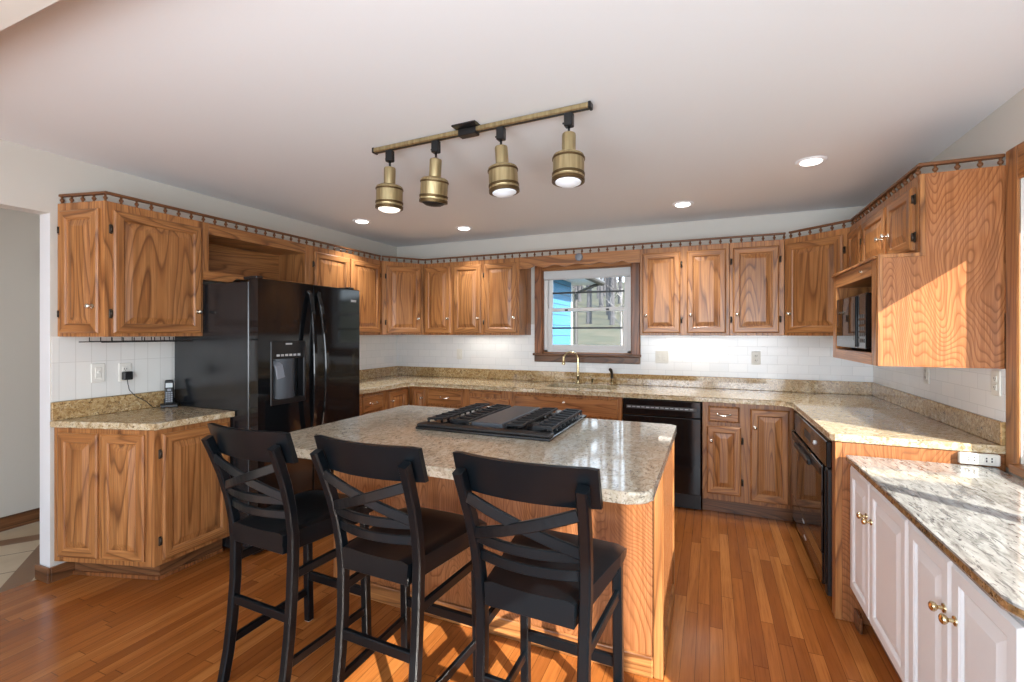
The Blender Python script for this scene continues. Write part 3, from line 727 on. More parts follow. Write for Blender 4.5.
b = BM(); box(b, 0.970, 1.02, -0.018, 0.014, 0.07, 0.716, 0.004); box(b, 0.985, 0.999, -0.024, -0.018, 0.12, 0.70, 0.002); obj('side_trim', b, m_black_satin, t)

# ------------------------------------------------------------------ countertops
def round_corner(p, r, a0, a1, n=6):
    return [(p[0]+r*cos(a0+(a1-a0)*i/n), p[1]+r*sin(a0+(a1-a0)*i/n)) for i in range(n+1)]
b = BM(); prism(b, [(0.012, -3.166), (0.650, -2.988), (0.650, -2.523), (0.012, -2.523)], 0.8765, 0.914, 0.006); tl = obj('countertop', b, gr_top)
tag(tl, 'granite countertop with angled end holding the cordless telephone', 'countertop')
b = BM(); box(b, 0.0095, 0.03, -3.163, -2.523, 0.9145, 1.018, 0.003); obj('backsplash', b, gr_splash, tl)
# U-shaped main top, with the sink cut out
out = [(0.010, -1.568), (0.648, -1.568), (0.648, -0.70), (0.665, -0.665), (0.70, -0.648), (3.87, -0.648), (3.935, -0.665), (3.968, -0.70), (3.978, -0.745), (3.978, -1.806), (3.998, -1.826), (4.632, -1.826), (4.632, -0.0095), (0.010, -0.0095)]
b = BM(); prism(b, out, 0.8765, 0.914, 0.006); top = obj('countertop', b, gr_top)
tag(top, 'long U-shaped granite countertop along back and right walls', 'countertop')
b = BM(); box(b, 2.02, 2.66, -0.47, -0.15, 0.80, 1.0, 0.03); cut = obj('cutter', b, gr_top)
md = top.modifiers.new('sink_hole', 'BOOLEAN'); md.operation = 'DIFFERENCE'; md.object = cut; md.solver = 'EXACT'
dg = bpy.context.evaluated_depsgraph_get(); me = bpy.data.meshes.new_from_object(top.evaluated_get(dg)); top.modifiers.clear(); top.data = me
bpy.data.objects.remove(cut, do_unlink=True)
b = BM(); box(b, 0.0095, 0.03, -1.568, -0.03, 0.9145, 1.018, 0.003); box(b, 0.0095, 4.632, -0.03, -0.0095, 0.9145, 1.018, 0.003); box(b, 4.6115, 4.632, -1.822, -0.03, 0.9145, 1.018, 0.003)
obj('backsplash', b, gr_splash, top)
# sink, faucet, sprayer, dispenser
t = thing('sink', 'stainless undermount sink set in the granite counter', 'sink', (2.34, -0.31, 0.876))
b = BM(); x0, x1, y0, y1 = -0.318, 0.318, -0.158, 0.158
box(b, x0-0.012, x0, y0-0.012, y1+0.012, -0.18, -0.001); box(b, x1, x1+0.012, y0-0.012, y1+0.012, -0.18, -0.001); box(b, x0, x1, y0-0.012, y0, -0.18, -0.001); box(b, x0, x1, y1, y1+0.012, -0.18, -0.001); box(b, x0, x1, y0, y1, -0.19, -0.178)
obj('basin', b, m_steel, t)
b = BM(); lathe(b, [(0.045, 0), (0.04, 0.004), (0.02, 0.002)], (0, 0, -0.178), 16); obj('drain', b, m_steel, t)
t = thing('faucet', 'brass gooseneck faucet rising in front of the sink window', 'faucet', (2.243, -0.12, 0.9146))
b = BM(); lathe(b, [(0.028, 0), (0.028, 0.008), (0.018, 0.014), (0.015, 0.06), (0.019, 0.07), (0.019, 0.085), (0.013, 0.10), (0.013, 0.16)], (0, 0, 0), 16); obj('base', b, m_brass, t)
b = BM(); a = [(0, 0, 0.15), (0, 0, 0.24)]+[(-0.062+0.062*cos(q), -0.062*(1-cos(q))*0.6, 0.245+0.062*sin(q)) for q in [pi*i/10 for i in range(11)]]+[(-0.124, -0.074, 0.215)]
tube(b, a, 0.0105, 10); obj('spout', b, m_brass, t)
b = BM(); lathe(b, [(0.0105, 0), (0.018, -0.02), (0.016, -0.034)], (-0.124, -0.074, 0.22), 12); obj('spray_head', b, m_brass, t)
t = thing('faucet_lever', 'short brass lever handle just right of the gooseneck faucet', 'faucet lever', (2.385, -0.12, 0.9146))
b = BM(); lathe(b, [(0.02, 0), (0.02, 0.006), (0.011, 0.012), (0.010, 0.05), (0.014, 0.058), (0.009, 0.068)], (0, 0, 0), 14); obj('stem', b, m_brass, t)
b = BM(); tube(b, [(0, 0, 0.06), (0.0, -0.02, 0.075), (0.0, -0.05, 0.082)], 0.005, 8, r2=0.0065); obj('lever', b, m_brass, t)
t = thing('side_sprayer', 'dark and brass side sprayer right of the faucet', 'sprayer', (2.574, -0.12, 0.9146))
b = BM(); lathe(b, [(0.022, 0), (0.022, 0.007), (0.013, 0.014), (0.012, 0.055), (0.016, 0.065)], (0, 0, 0), 14); obj('holder', b, m_brass, t)
b = BM(); tube(b, [(0, 0, 0.06), (0, 0, 0.11), (-0.006, -0.02, 0.145), (-0.01, -0.04, 0.15)], 0.012, 10, r2=0.015); obj('spray_head', b, m_hinge, t)

# ------------------------------------------------------------------ refrigerator
t = thing('refrigerator', 'black side-by-side refrigerator with ice dispenser', 'refrigerator', (0.85, -2.516, 0), LEFT)
FW, FH = 0.912, 1.752
b = BM(); box(b, 0.0, FW, 0.085, 0.82, 0.02, FH-0.015, 0.006); obj('body', b, m_black_side, t)
sx = 0.435
b = BM()
# freezer door with a dispenser recess, built from boxes round the opening
dx0, dx1, dz0, dz1 = 0.10, 0.355, 0.955, 1.345
for q in ((0.0, dx0, 0.10, FH), (dx1, sx-0.004, 0.10, FH), (dx0, dx1, 0.10, dz0), (dx0, dx1, dz1, FH)):
    box(b, q[0], q[1], 0.0, 0.08, q[2], q[3])
box(b, dx0, dx1, 0.055, 0.08, dz0, dz1)
bmesh.ops.remove_doubles(b, verts=b.verts, dist=0.0002)
d = obj('freezer_door', b, m_black_gloss, t)
b = BM()
for q in ((dx0-0.012, dx0+0.006, dz0-0.012, dz1+0.012), (dx1-0.006, dx1+0.012, dz0-0.012, dz1+0.012)): box(b, q[0], q[1], -0.006, 0.05, q[2], q[3], 0.003)
box(b, dx0, dx1, -0.006, 0.05, dz0-0.012, dz0+0.022, 0.003); box(b, dx0, dx1, -0.006, 0.05, dz1-0.105, dz1+0.012, 0.003)
f = obj('dispenser', b, m_black_satin, d)
b = BM()
for i in range(6): box(b, dx0+0.03+i*0.033, dx0+0.052+i*0.033, -0.008, -0.004, dz1-0.088, dz1-0.074)
box(b, dx0+0.10, dx0+0.15, -0.008, -0.004, dz1-0.012, dz1-0.002)
obj('button', b, m_silver, f)
b = BM(); lathe(b, [(0.105, dz0+0.022), (0.105, dz1-0.105)], ((dx0+dx1)/2, 0.10, 0), 24)
obj('alcove', b, m_griddle, f)
b = BM(); sweep(b, [(dx0+0.04, 0.03, dz1-0.12), (dx0+0.05, 0.0, dz1-0.15), (dx0+0.065, -0.004, dz1-0.23)], (1, 0, 0), 0.06, 0.012); obj('paddle', b, m_grey_plastic, f)
b = BM(); box(b, sx+0.004, FW, 0.0, 0.08, 0.10, FH, 0.006, 0, 2); d2 = obj('fridge_door', b, m_black_gloss, t)
b = BM(); box(b, FW-0.10, FW-0.045, -0.003, 0.001, FH-0.10, FH-0.082, 0.001); obj('badge', b, m_silver, d2)
for par, x in ((d, sx-0.05), (d2, sx+0.055)):
    b = BM(); pts = [(x, 0.002, 0.56)]+[(x+(0.016 if x < sx else -0.016)*(1-sin(pi*i/16)), -0.012-0.062*sin(pi*i/16)**0.7, 0.58+1.10*i/16) for i in range(17)]+[(x, 0.002, 1.70)]
    sweep(b, pts, (1, 0, 0), 0.034, 0.018, 0.005); obj('handle', b, m_black_gloss, par)
for x in (0.02, FW-0.07):
    b = BM(); box(b, x, x+0.05, 0.04, 0.16, FH, FH+0.02, 0.004); obj('hinge_cover', b, m_black_satin, t)
b = BM(); box(b, 0.01, FW-0.01, 0.05, 0.085, 0.015, 0.095, 0.003); obj('kick_grille', b, m_black_satin, t)

# ------------------------------------------------------------------ island
t = thing('kitchen_island', 'oak kitchen island base under the granite top', 'island', (1.53, -2.575, 0))
IW, ID = 1.72, 0.645
b = BM(); box(b, 0.012, IW-0.012, 0.012, ID, 0.0, 0.872); obj('cabinet_body', b, oak_panel, t)
b = BM(); box(b, 0.0, IW, -0.0, 0.012, 0.085, 0.872); obj('front_panel', b, oak_panel, t)
for x0, x1 in ((IW-0.012, IW+0.004), (-0.004, 0.012)):
    b = BM(); box(b, x0, x1, 0.04, ID-0.04, 0.085, 0.872); obj('side_panel', b, oak_panel, t)
for x in (-0.008, IW-0.03):
    for y0, y1 in ((-0.006, 0.04), (ID-0.04, ID+0.006)):
        b = BM(); box(b, x, x+0.038, y0, y1, 0.0, 0.873, 0.006, 0, 2); obj('corner_post', b, oak_v, t)
b = BM(); box(b, 0.03, IW-0.03, -0.014, 0.0, 0.0, 0.09, 0.006, 0, 2); box(b, IW, IW+0.012, 0.04, ID-0.04, 0.0, 0.09, 0.004); box(b, -0.012, 0.0, 0.04, ID-0.04, 0.0, 0.09, 0.004); obj('baseboard', b, oak_h, t)
for i in range(4):
    door(t, 0.04+i*0.412, 0.43+i*0.412, 0.12, 0.84, 'r' if i % 2 == 0 else 'l', None, knz=0.72)
for ch in t.children:
    if ch.name.startswith('door'):
        ch.location = (IW, ID, 0); ch.rotation_euler = (0, 0, pi)
X0, X1, Y0, Y1, R = 1.502, 3.268, -3.075, -1.888, 0.07
ol = round_corner((X0+R, Y0+R), R, pi, 1.5*pi)+round_corner((X1-R, Y0+R), R, 1.5*pi, 2*pi)+round_corner((X1-0.03, Y1-0.03), 0.03, 0, pi/2)+round_corner((X0+0.03, Y1-0.03), 0.03, pi/2, pi)
b = BM(); prism(b, ol, 0.8745, 0.914, 0.008, 0, 3)
tag(obj('island_countertop', b, gr_island), 'pale speckled granite top on the kitchen island', 'countertop')

# ---------------- cooktop
t = thing('cooktop', 'black downdraft gas cooktop set in the island granite', 'cooktop', (2.40, -2.20, 0.9142), 0)
cw, cdp = 0.73, 0.68
b = BM(); prism(b, [(-cw/2, -cdp/2), (cw/2, -cdp/2), (cw/2, cdp/2), (-cw/2, cdp/2)], 0, 0.014, 0.004); obj('tray', b, m_black_gloss, t)
b = BM(); box(b, -cw/2+0.002, cw/2-0.002, -cdp/2+0.002, -cdp/2+0.07, 0.013, 0.03, 0.010, 0, 2); obj('front_rim', b, m_black_satin, t)
for xa, xb in ((-cw/2+0.02, -0.105), (0.105, cw/2-0.02)):
    xc = (xa+xb)/2
    for yc in (-0.13, 0.17):
        b = BM(); lathe(b, [(0.052, 0.0), (0.052, 0.012), (0.04, 0.014), (0.036, 0.024), (0.012, 0.027)], (xc, yc, 0.014), 18); obj('burner', b, m_iron, t)
    b = BM()
    for i in range(9):
        y = -cdp/2+0.09+i*0.067
        sweep(b, [(xa, y, 0.02), (xa+0.004, y, 0.043), (xc-0.03, y, 0.047)], (0, 1, 0), 0.013, 0.012, 0.002); sweep(b, [(xb, y, 0.02), (xb-0.004, y, 0.043), (xc+0.03, y, 0.047)], (0, 1, 0), 0.013, 0.012, 0.002)
    sweep(b, [(xa+0.004, -cdp/2+0.08, 0.04), (xa+0.004, cdp/2-0.04, 0.04)], (1, 0, 0), 0.012, 0.012, 0.002); sweep(b, [(xb-0.004, -cdp/2+0.08, 0.04), (xb-0.004, cdp/2-0.04, 0.04)], (1, 0, 0), 0.012, 0.012, 0.002)
    sweep(b, [(xc-0.03, -cdp/2+0.08, 0.045), (xc-0.03, cdp/2-0.04, 0.045)], (1, 0, 0), 0.01, 0.01, 0.002); sweep(b, [(xc+0.03, -cdp/2+0.08, 0.045), (xc+0.03, cdp/2-0.04, 0.045)], (1, 0, 0), 0.01, 0.01, 0.002)
    obj('grate', b, m_iron, t)
b = BM(); box(b, -0.088, 0.088, -cdp/2+0.085, cdp/2-0.03, 0.014, 0.046, 0.008, 0, 2); v = obj('vent_cover', b, m_griddle, t)
for x in (0.20, 0.245, 0.29):
    b = BM(); lathe(b, [(0.02, 0), (0.017, 0.02), (0.004, 0.022)], (x, cdp/2-0.026, 0.014), 14); obj('knob', b, m_silver, t)

# ------------------------------------------------------------------ white cabinets and pale counter on the right
WM = [m_white_cab, m_white_cab]
for nm, y0, wdt, split in (('white two-door base cabinet next to the oven end panel', -1.834, 0.715, 0.30), ('white two-door base cabinet nearest the camera', -2.556, 0.634, 0.305)):
    t = thing('base_cabinet', nm, 'cabinet', (4.074, y0, 0), RIGHT)
    b = BM(); box(b, 0, wdt, 0, 0.555, 0.165, 0.786, 0.002); obj('cabinet_body', b, m_white_cab, t)
    b = BM(); box(b, 0, wdt, 0.07, 0.09, 0.0, 0.165); obj('toe_kick', b, oak_dark, t)
    door(t, 0.004, split, 0.178, 0.770, 'r', None, WM, kmat=m_brass, knz=0.618, kscale=1.0); door(t, split+0.006, wdt-0.004, 0.178, 0.770, 'l', None, WM, kmat=m_brass, knz=0.618, kscale=1.0)
b = BM(); R = 0.08
ol = [(4.04, -1.834)]+round_corner((4.04+R, -3.23+R), R, pi, 1.5*pi)+[(4.592, -3.23), (4.592, -1.834)]
prism(b, ol, 0.788, 0.82, 0.007, 0, 2, 1)
tag(obj('countertop', b, [gr_white, gr_edge]), 'pale swirled granite counter on the white cabinets', 'countertop')

# ------------------------------------------------------------------ bar stools
def make_stool(label):
    t = thing('bar_stool', label, 'stool', (0, 0, 0), 0, 'black bar stools at the island')
    m = m_stool
    # seat: dished slab, wider at the front
    b = BM(); nx, ny = 12, 10; up = []; dn = []
    for j in range(ny+1):
        v = j/ny; y = -0.235+0.45*v; hw = 0.146+0.058*min(1, v*1.2); r0, r1 = [], []
        for i in range(nx+1):
            u = i/nx*2-1; x = hw*u
            yy = y + (0.012*(1-u*u) if j == ny else 0)
            dish = 0.020*(1-u**2)*max(0.0, 1-((v-0.42)/0.55)**2); edge = 0.010*(max(0, abs(u)-0.85)/0.15)**2 + (0.016 if j == ny else (0.004 if j == ny-1 else 0))
            r0.append(b.verts.new((x, yy, 0.645-dish-edge))); r1.append(b.verts.new((x*0.985, yy, 0.590)))
        up.append(r0); dn.append(r1)
    for j in range(ny):
        for i in range(nx):
            b.faces.new((up[j][i], up[j][i+1], up[j+1][i+1], up[j+1][i])).smooth = True; b.faces.new((dn[j][i], dn[j+1][i], dn[j+1][i+1], dn[j][i+1]))
    for i in range(nx): b.faces.new((up[0][i+1], up[0][i], dn[0][i], dn[0][i+1])); b.faces.new((up[ny][i], up[ny][i+1], dn[ny][i+1], dn[ny][i]))
    for j in range(ny): b.faces.new((up[j][0], up[j+1][0], dn[j+1][0], dn[j][0])); b.faces.new((up[j+1][nx], up[j][nx], dn[j][nx], dn[j+1][nx]))
    obj('seat', b, m, t)
    b = BM(); box(b, -0.145, 0.145, -0.233, -0.206, 0.562, 0.592, 0.002); box(b, -0.16, 0.16, 0.165, 0.187, 0.545, 0.592, 0.002)
    for sx_ in (-1, 1): sweep(b, [(sx_*0.134, -0.22, 0.577), (sx_*0.178, 0.18, 0.572)], (1, 0, 0), 0.02, 0.032, 0.002)
    obj('apron', b, m, t)
    for sx_ in (-1, 1):
        b = BM()
        P = [(0, -0.262), (0.12, -0.238), (0.25, -0.222), (0.40, -0.210), (0.55, -0.206), (0.64, -0.210), (0.74, -0.226), (0.84, -0.252), (0.93, -0.284), (0.995, -0.310)]
        sweep(b, [(sx_*(0.166+0.026*max(0, z-0.5)/0.5), y, z) for z, y in P], (1, 0, 0), 0.034, 0.036, 0.005); l = obj('leg', b, m, t)
        b = BM(); box(b, sx_*0.166-0.013, sx_*0.166+0.013, -0.279, -0.248, -0.0, 0.004); obj('foot_pad', b, m_felt, l)
        b = BM(); sweep(b, [(sx_*0.184, 0.178, 0.004), (sx_*0.182, 0.170, 0.30), (sx_*0.180, 0.165, 0.592)], (1, 0, 0), 0.034, 0.034, 0.004); l = obj('leg', b, m, t)
        b = BM(); box(b, sx_*0.184-0.014, sx_*0.184+0.014, 0.164, 0.192, 0.0, 0.0055); obj('foot_pad', b, m_felt, l)
        for z in (0.478, 0.148):
            b = BM(); yb = -0.21 if z > 0.3 else -0.235
            sweep(b, [(sx_*0.168, yb, z), (sx_*0.183, 0.168, z)], (1, 0, 0), 0.018, 0.034, 0.003); obj('stretcher', b, m, t)
    b = BM(); sweep(b, [(-0.182, 0.172, 0.225), (0.182, 0.172, 0.225)], (0, 1, 0), 0.020, 0.040, 0.003); obj('stretcher', b, m, t)
    b = BM(); sweep(b, [(-0.166, -0.219, 0.318), (0.166, -0.219, 0.318)], (0, 1, 0), 0.020, 0.036, 0.003); obj('stretcher', b, m, t)
    # top rail: bowed plank in front of the posts
    def bow(u, d): return d*(1-u*u)
    b = BM(); n = 16; z0, z1, h0, h1 = 0.926, 1.047, -0.262, -0.300; cr = []
    for i in range(n+1):
        u = i/n*2-1; x = 0.228*u; dy = -bow(u, 0.040)+0.012
        zt = z1-0.010*(1-u*u)*0-0.004*max(0, abs(u)-0.9)*10
        cr.append([b.verts.new((x, h0+dy, z0)), b.verts.new((x, h0+dy+0.020, z0)), b.verts.new((x, h1+dy+0.020, zt)), b.verts.new((x, h1+dy, zt))])
    for a, c in zip(cr, cr[1:]):
        for k in range(4): b.faces.new((a[k], a[(k+1) % 4], c[(k+1) % 4], c[k])).smooth = (k in (1, 3))
    b.faces.new(cr[0][::-1]); b.faces.new(cr[-1])
    bmesh.ops.bevel(b, geom=[e for e in b.edges if len(e.link_faces) == 2 and e.calc_face_angle(0) > 1.0], offset=0.003, segments=1, affect='EDGES')
    obj('top_rail', b, m, t)
    yz = lambda z: -0.210-(z-0.64)*0.25-(max(0, z-0.74)*0.10)
    for z in (0.776, 0.716):
        b = BM(); pts = [(0.168*u, yz(z)-bow(u, 0.034)+0.010, z) for u in [i/6-1 for i in range(13)]]
        sweep(b, pts, (0, 0, 1), 0.032, 0.014, 0.003); obj('slat', b, m, t)
    for sg, off in ((1, 0.0), (-1, 0.010)):
        b = BM(); pts = []
        for i in range(13):
            u = i/6-1; z = 0.852+sg*0.062*u
            pts.append((0.172*u, yz(z)-bow(u, 0.030)+0.008+off*(1-u*u), z))
        sweep(b, pts, (0, 0.0, 1), 0.034, 0.014, 0.003); obj('cross_brace', b, m, t)
    return t
RS = -radians(2.0)
STY = -3.025
st = make_stool('black wooden bar stool farthest left, in front of the refrigerator')
st.location = (1.797, STY, 0); st.rotation_euler = (0, 0, RS)
dup(st, (2.368, STY+0.004, 0), RS, 'black wooden bar stool standing in the middle of the three')
dup(st, (2.942, STY, 0), RS, 'black wooden bar stool nearest the right end of the island')

# ------------------------------------------------------------------ ceiling lights
for i, (x, y) in enumerate(RECESSED):
    t = thing('recessed_light', ['round recessed ceiling light nearest the microwave cabinets', 'round recessed ceiling light in front of the cabinets right of the window', 'round recessed ceiling light in front of the cabinets left of the window', 'round recessed ceiling light above the two-door cabinet by the refrigerator'][i], 'ceiling light', (x, y, CEIL), 0, 'recessed ceiling lights')
    b = BM(); lathe(b, [(0.055, -0.006), (0.075, -0.008), (0.082, -0.003), (0.082, 0.0)], (0, 0, 0), 28); obj('trim_ring', b, m_jamb, t)
    b = BM(); lathe(b, [(0.052, -0.012), (0.056, -0.007), (0.056, -0.0065)], (0, 0, 0), 24); obj('lens', b, m_lamp, t)
t = thing('track_light', 'brass track bar with black canopy on the ceiling above the island', 'track light', (2.343, -2.517, CEIL), math.atan2(-0.04, 1.209))
b = BM(); box(b, -0.605, 0.605, -0.018, 0.018, -0.032, -0.008, 0.004); obj('track', b, m_abrass, t)
for x in (-0.612, 0.600):
    b = BM(); box(b, x, x+0.014, -0.020, 0.020, -0.035, -0.006, 0.003); obj('end_cap', b, m_black_satin, t)
b = BM(); box(b, -0.605, 0.605, -0.007, 0.007, -0.0335, -0.0315); obj('slot', b, m_black_satin, t)
b = BM(); box(b, -0.075, 0.06, -0.06, 0.06, -0.010, 0.0, 0.003); box(b, -0.06, 0.04, -0.022, 0.022, -0.044, -0.010, 0.003); obj('canopy', b, m_black_satin, t)
HEADS = [(1.842, 'antique brass track spotlight at the far left end of the track', (0.04, 0.05), m_bulb_lit), (2.139, 'antique brass track spotlight second from the left, tilted and unlit', (0.10, 0.13), m_black_satin),
         (2.512, 'antique brass track spotlight third from the left on the track', (0.02, -0.07), m_bulb), (2.852, 'antique brass track spotlight at the right end of the track', (-0.06, 0.0), m_bulb)]
for x, lab, (rx, ry), bm_ in HEADS:
    y = -2.517-0.033*(x-2.343); t = thing('track_spotlight', lab, 'spotlight', (x, y, CEIL-0.034), 0, 'spotlights on the ceiling track')
    b = BM(); box(b, -0.020, 0.020, -0.017, 0.017, -0.062, 0.0, 0.004); box(b, -0.030, -0.020, -0.004, 0.004, -0.045, -0.038, 0.001); obj('adapter', b, m_black_satin, t)
    b = BM(); tube(b, [(0, 0, -0.060), (0, 0, -0.092)], 0.006); obj('stem', b, m_black_satin, t)
    M = Matrix.Rotation(rx, 4, 'X') @ Matrix.Rotation(ry, 4, 'Y') @ Matrix.Diagonal((0.94, 0.94, 0.99, 1)); c = (0, 0, -0.088)
    b = BM(); lathe(b, [(0.014, 0.0), (0.031, -0.006), (0.033, -0.012), (0.033, -0.095), (0.036, -0.098), (0.060, -0.101), (0.073, -0.108), (0.076, -0.116), (0.076, -0.124), (0.0745, -0.126), (0.0745, -0.188), (0.077, -0.190), (0.077, -0.200), (0.0755, -0.203), (0.0755, -0.211), (0.077, -0.214), (0.077, -0.226), (0.072, -0.228), (0.070, -0.19), (0.060, -0.15), (0.02, -0.14)], c, 28, M); h = obj('housing', b, m_abrass, t)
    b = BM()
    for za, zb in ((-0.118, -0.127), (-0.189, -0.202), (-0.212, -0.2275)): lathe(b, [(0.0765, zb), (0.0782, zb+0.001), (0.0782, za-0.001), (0.0765, za)], c, 28, M)
    obj('band', b, m_abrass_dark, h)
    b = BM(); lathe(b, [(0.020, -0.145), (0.055, -0.185), (0.066, -0.218), (0.060, -0.232), (0.040, -0.242), (0.012, -0.246)], c, 24, M); obj('bulb', b, bm_, h)

# ------------------------------------------------------------------ small things on walls and counters
def wall_plate(name, label, cat, loc, rot, gangs, kinds, up=True):
    """A cover plate on the plane y=0 of its own frame, looking to -y."""
    t = thing(name, label, cat, loc, rot)
    w = 0.07+0.046*(gangs-1); h = 0.115
    b = BM()
    if up: box(b, -w/2, w/2, -0.006, 0, -h/2, h/2, 0.003)
    else: box(b, -h/2, h/2, -0.006, 0, -w/2, w/2, 0.003)
    obj('cover_plate', b, m_plate, t)
    for g in range(gangs):
        gx = (g-(gangs-1)/2)*0.046; k = kinds[g]
        b = BM(); f2 = BM()
        def B(bm, x0, x1, z0, z1, y0, y1, bev=0.0):
            if up: box(bm, gx+x0, gx+x1, y0, y1, z0, z1, bev)
            else: box(bm, z0, z1, y0, y1, gx+x0, gx+x1, bev)
        if k == 'outlet':
            for q in (-0.02, 0.02): B(b, -0.015, 0.015, q-0.014, q+0.014, -0.009, -0.005, 0.004)
            o = obj('receptacle', b, m_plate, t)
            for q in (-0.02, 0.02):
                B(f2, -0.008, -0.005, q-0.004, q+0.006, -0.0095, -0.0085); B(f2, 0.005, 0.008, q-0.004, q+0.006, -0.0095, -0.0085); B(f2, -0.002, 0.002, q-0.010, q-0.006, -0.0095, -0.0085)
            obj('slot', f2, m_slot, o)
        else:
            B(b, -0.016, 0.016, -0.033, 0.033, -0.009, -0.005, 0.002); B(b, -0.006, 0.006, -0.003, 0.012, -0.016, -0.008, 0.002); obj('toggle', b, m_plate, t); f2.free()
    return t
wall_plate('light_switch', 'ivory switch plate near the doorway above the left counter', 'switch', (0.0085, -2.942, 1.167), LEFT, 1, ['switch'])
wall_plate('wall_outlet', 'ivory outlet with a black adapter plugged in, above the left counter', 'outlet', (0.0085, -2.80, 1.162), LEFT, 1, ['outlet'])
wall_plate('light_switch', 'white switch plate on the tile under the three-door cabinet', 'switch', (0.859, -0.0085, 1.174), BACK, 1, ['switch'])
wall_plate('light_switch', 'white double switch plate just right of the sink window', 'switch', (3.017, -0.0085, 1.185), BACK, 2, ['switch', 'switch'])
wall_plate('wall_outlet', 'white outlet on the tile under the single-door cabinet', 'outlet', (3.798, -0.0085, 1.192), BACK, 1, ['outlet'])
wall_plate('wall_outlet', 'white outlet on the right tile under the microwave housing', 'outlet', (XR-0.0085, -1.02, 1.165), RIGHT, 1, ['outlet'])
wall_plate('wall_outlet', 'white outlet on the right tile next to the oak window casing', 'outlet', (XR-0.0085, -1.757, 1.184), RIGHT, 1, ['outlet'])
t = thing('outlet_strip', 'white double outlet lying sideways on the oak panel above the pale counter', 'outlet', (4.54, -1.8182, 0.852))
b = BM(); box(b, -0.075, 0.065, -0.022, 0, -0.028, 0.022, 0.004); obj('cover_plate', b, m_plate, t)
for q in (-0.035, 0.025):
    b = BM(); box(b, q-0.022, q+0.022, -0.025, -0.021, -0.017, 0.013, 0.004); o = obj('receptacle', b, m_plate, t)
    b = BM()
    for k in (-0.012, 0.006): box(b, q+k, q+k+0.005, -0.0258, -0.0245, -0.012, -0.003); box(b, q+k, q+k+0.005, -0.0258, -0.0245, 0.001, 0.008)
    obj('slot', b, m_slot, o)
t = thing('power_adapter', 'black power adapter plugged in above the left counter, cord trailing down', 'adapter', (0.0185, -2.80, 1.142), LEFT)
b = BM(); box(b, -0.024, 0.024, -0.036, 0.0, -0.028, 0.024, 0.004); obj('body', b, m_black_satin, t)
b = BM(); tube(b, [(0, -0.015, -0.025), (0.004, -0.018, -0.06), (0.01, -0.02, -0.095), (0.04, -0.025, -0.135), (0.09, -0.045, -0.175), (0.115, -0.05, -0.205), (0.13, -0.055, -0.2235), (0.142, -0.058, -0.2235)], 0.0022, 6); obj('cord', b, m_black_satin, t)
t = thing('cordless_phone', 'black cordless telephone standing in its charger on the left counter', 'telephone', (0.10, -2.59, 0.9142), LEFT-0.55)
b = BM(); prism(b, [(-0.045, -0.04), (0.045, -0.04), (0.05, 0.045), (-0.05, 0.045)], 0, 0.022, 0.006); box(b, -0.03, 0.03, 0.012, 0.04, 0.02, 0.06, 0.006); obj('charger', b, m_black_satin, t)
b = BM(); box(b, -0.025, 0.025, -0.012, 0.012, 0.0, 0.165, 0.010, 0, 2); h = obj('handset', b, m_black_satin, t); h.location = (0, -0.005, 0.018); h.rotation_euler = (-0.20, 0, 0)
b = BM(); box(b, -0.019, 0.019, -0.0135, -0.011, 0.112, 0.142, 0.001); obj('screen', b, m_screen, h)
b = BM()
for i in range(3):
    for j in range(5): box(b, -0.019+i*0.0135, -0.008+i*0.0135, -0.0145, -0.011, 0.016+j*0.014, 0.0255+j*0.014, 0.001)
box(b, -0.010, 0.010, -0.0145, -0.011, 0.088, 0.104, 0.001)
obj('keypad', b, m_grey_plastic, h)
b = BM(); box(b, -1.1995, -1.175, -2.735, -2.50, 1.90, 2.03, 0.004)
tag(obj('wall_plaque', b, oak_dark), 'dark brown box mounted high on the hallway wall', 'plaque')

# ------------------------------------------------------------------ outdoors beyond the sink window
def ground_z(x, y):
    d = max(0.0, y-1.0)
    return -0.55 + (0.105*d if d < 30 else 3.15+0.16*(d-30)) + 0.12*sin(x*0.35)*min(1, d/6)
b = BM(); nx, ny = 60, 50; gv = []
for j in range(ny+1):
    y = 0.2+(j/ny)**1.6*80
    gv.append([b.verts.new((-70+i*130/nx, y, ground_z(-70+i*130/nx, y))) for i in range(nx+1)])
for j in range(ny):
    for i in range(nx): b.faces.new((gv[j][i], gv[j][i+1], gv[j+1][i+1], gv[j+1][i])).smooth = True
o = struct('terrain_hill', b, m_grass, 'grassy winter hillside beyond the sink window')
b = BM(); box(b, XR+0.2, 60, -40, 0.2, -0.7, -0.6); o = struct('ground_yard', b, m_grass, 'grass yard beside the house')
t = thing('house_wing', 'blue sided house wing with white eave seen through the sink window', 'house', (0.9, 2.0, -0.55))
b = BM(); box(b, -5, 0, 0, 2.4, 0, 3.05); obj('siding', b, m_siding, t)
b = BM(); box(b, -0.06, 0.012, 2.35, 2.412, 0, 3.0); obj('corner_board', b, m_jamb, t)
b = BM(); prism(b, [(0.45, 2.95), (0.45, 3.08), (-2.5, 4.6), (-5.0, 3.08), (-5.0, 2.95)], -0.1, 2.9)
for v in b.verts: v.co = Vector((v.co.x, v.co.z, v.co.y))
obj('roof', b, m_jamb, t)
b = BM(); tube(b, [(0.49, -0.1, 2.98), (0.49, 2.92, 2.98)], 0.06, 10); tube(b, [(0.49, 2.85, 2.98), (0.06, 2.5, 2.75), (0.06, 2.5, 0.1)], 0.04, 8); obj('gutter', b, m_slot, t)
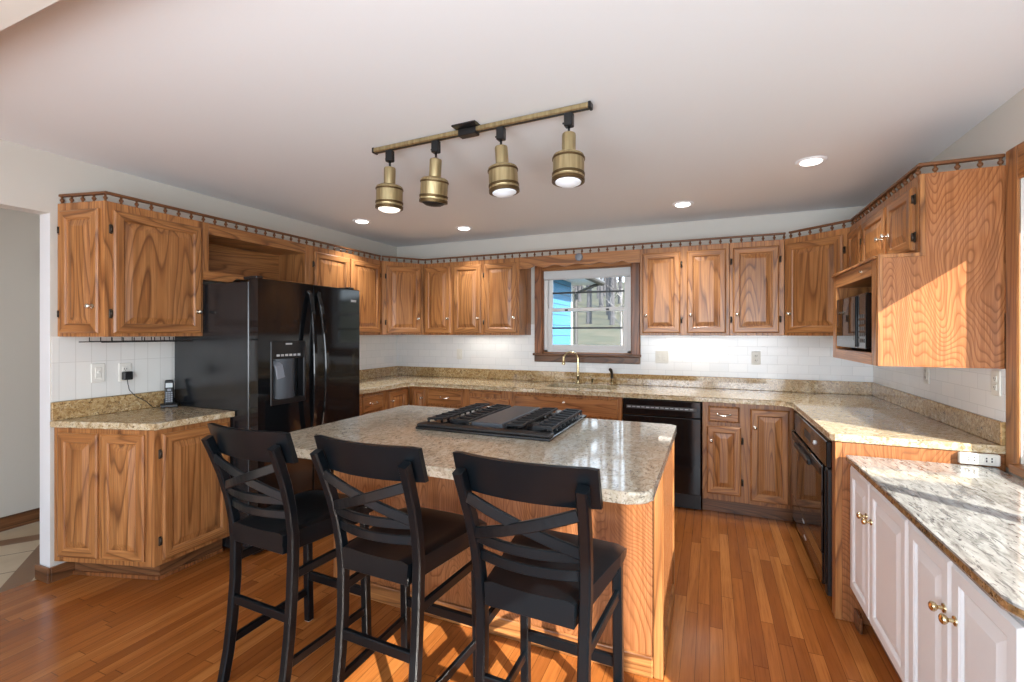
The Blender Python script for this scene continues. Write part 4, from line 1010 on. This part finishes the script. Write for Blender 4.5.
def branchy(bm, p, d, L, r, depth):
    q = p+d*L; tube(bm, [p, p.lerp(q, 0.5)+Vector((random.uniform(-.03, .03)*L, random.uniform(-.03, .03)*L, 0)), q], r, 5, r2=r*0.6)
    if depth == 0: return
    for k in range(3):
        a = random.uniform(0, 2*pi); e = (d+Vector((cos(a), sin(a), 0.25))*0.65).normalized()
        branchy(bm, p.lerp(q, random.uniform(0.45, 1.0)), e, L*random.uniform(0.45, 0.65), r*0.5, depth-1)
protos = []
for k in range(3):
    t = thing('bare_tree', 'leafless grey tree standing on the hill behind the house', 'tree', (0, 0, 0), 0, 'bare trees on the hillside')
    b = BM(); tube(b, [(0, 0, -0.4), (0.06*(k-1), 0.03, 4), (0.1*(1-k), -0.05, 11)], 0.20, 7, r2=0.07); obj('trunk', b, m_bark, t)
    b = BM()
    for j in range(16):
        a = random.uniform(0, 2*pi); branchy(b, Vector((0, 0, 1.8+j*0.56)), Vector((cos(a), sin(a), 0.9)).normalized(), random.uniform(0.6, 1.0), 0.04, 2)
    obj('branches', b, m_bark, t); protos.append(t)
used = 0; rows = []
for k in range(4000):
    y = random.uniform(24, 70); ang = random.uniform(-0.37, -0.07); x = 3.437+math.tan(ang)*(y+4.55)
    if len(rows) < 70 and all(math.hypot(x-p, y-q) > 2.3 for p, q in rows): rows.append((x, y))
for k, (x, y) in enumerate(rows):
    if k < 3: o = protos[k]; o.location = (x, y, ground_z(x, y)); o.rotation_euler = (0, 0, k)
    else: o = dup(protos[k % 3], (x, y, ground_z(x, y)), random.uniform(0, 6))
    sc_ = random.uniform(0.75, 1.2); o.scale = (sc_, sc_, sc_)
random.seed(3)
t = thing('young_tree', 'thin pale young tree on the lawn in front of the woods', 'tree', (0.62, 11.5, ground_z(0.62, 11.5)-0.05))
b = BM(); tube(b, [(0, 0, 0), (0.02, 0, 0.7), (0.0, 0, 1.5), (0.03, 0, 2.4)], 0.045, 7, r2=0.02); obj('trunk', b, m_bark_pale, t)
b = BM()
for j in range(9): a = j*2.4; branchy(b, Vector((0, 0, 0.95+j*0.16)), Vector((cos(a), sin(a), 0.8)).normalized(), 0.55, 0.014, 2)
obj('branches', b, m_bark_pale, t)
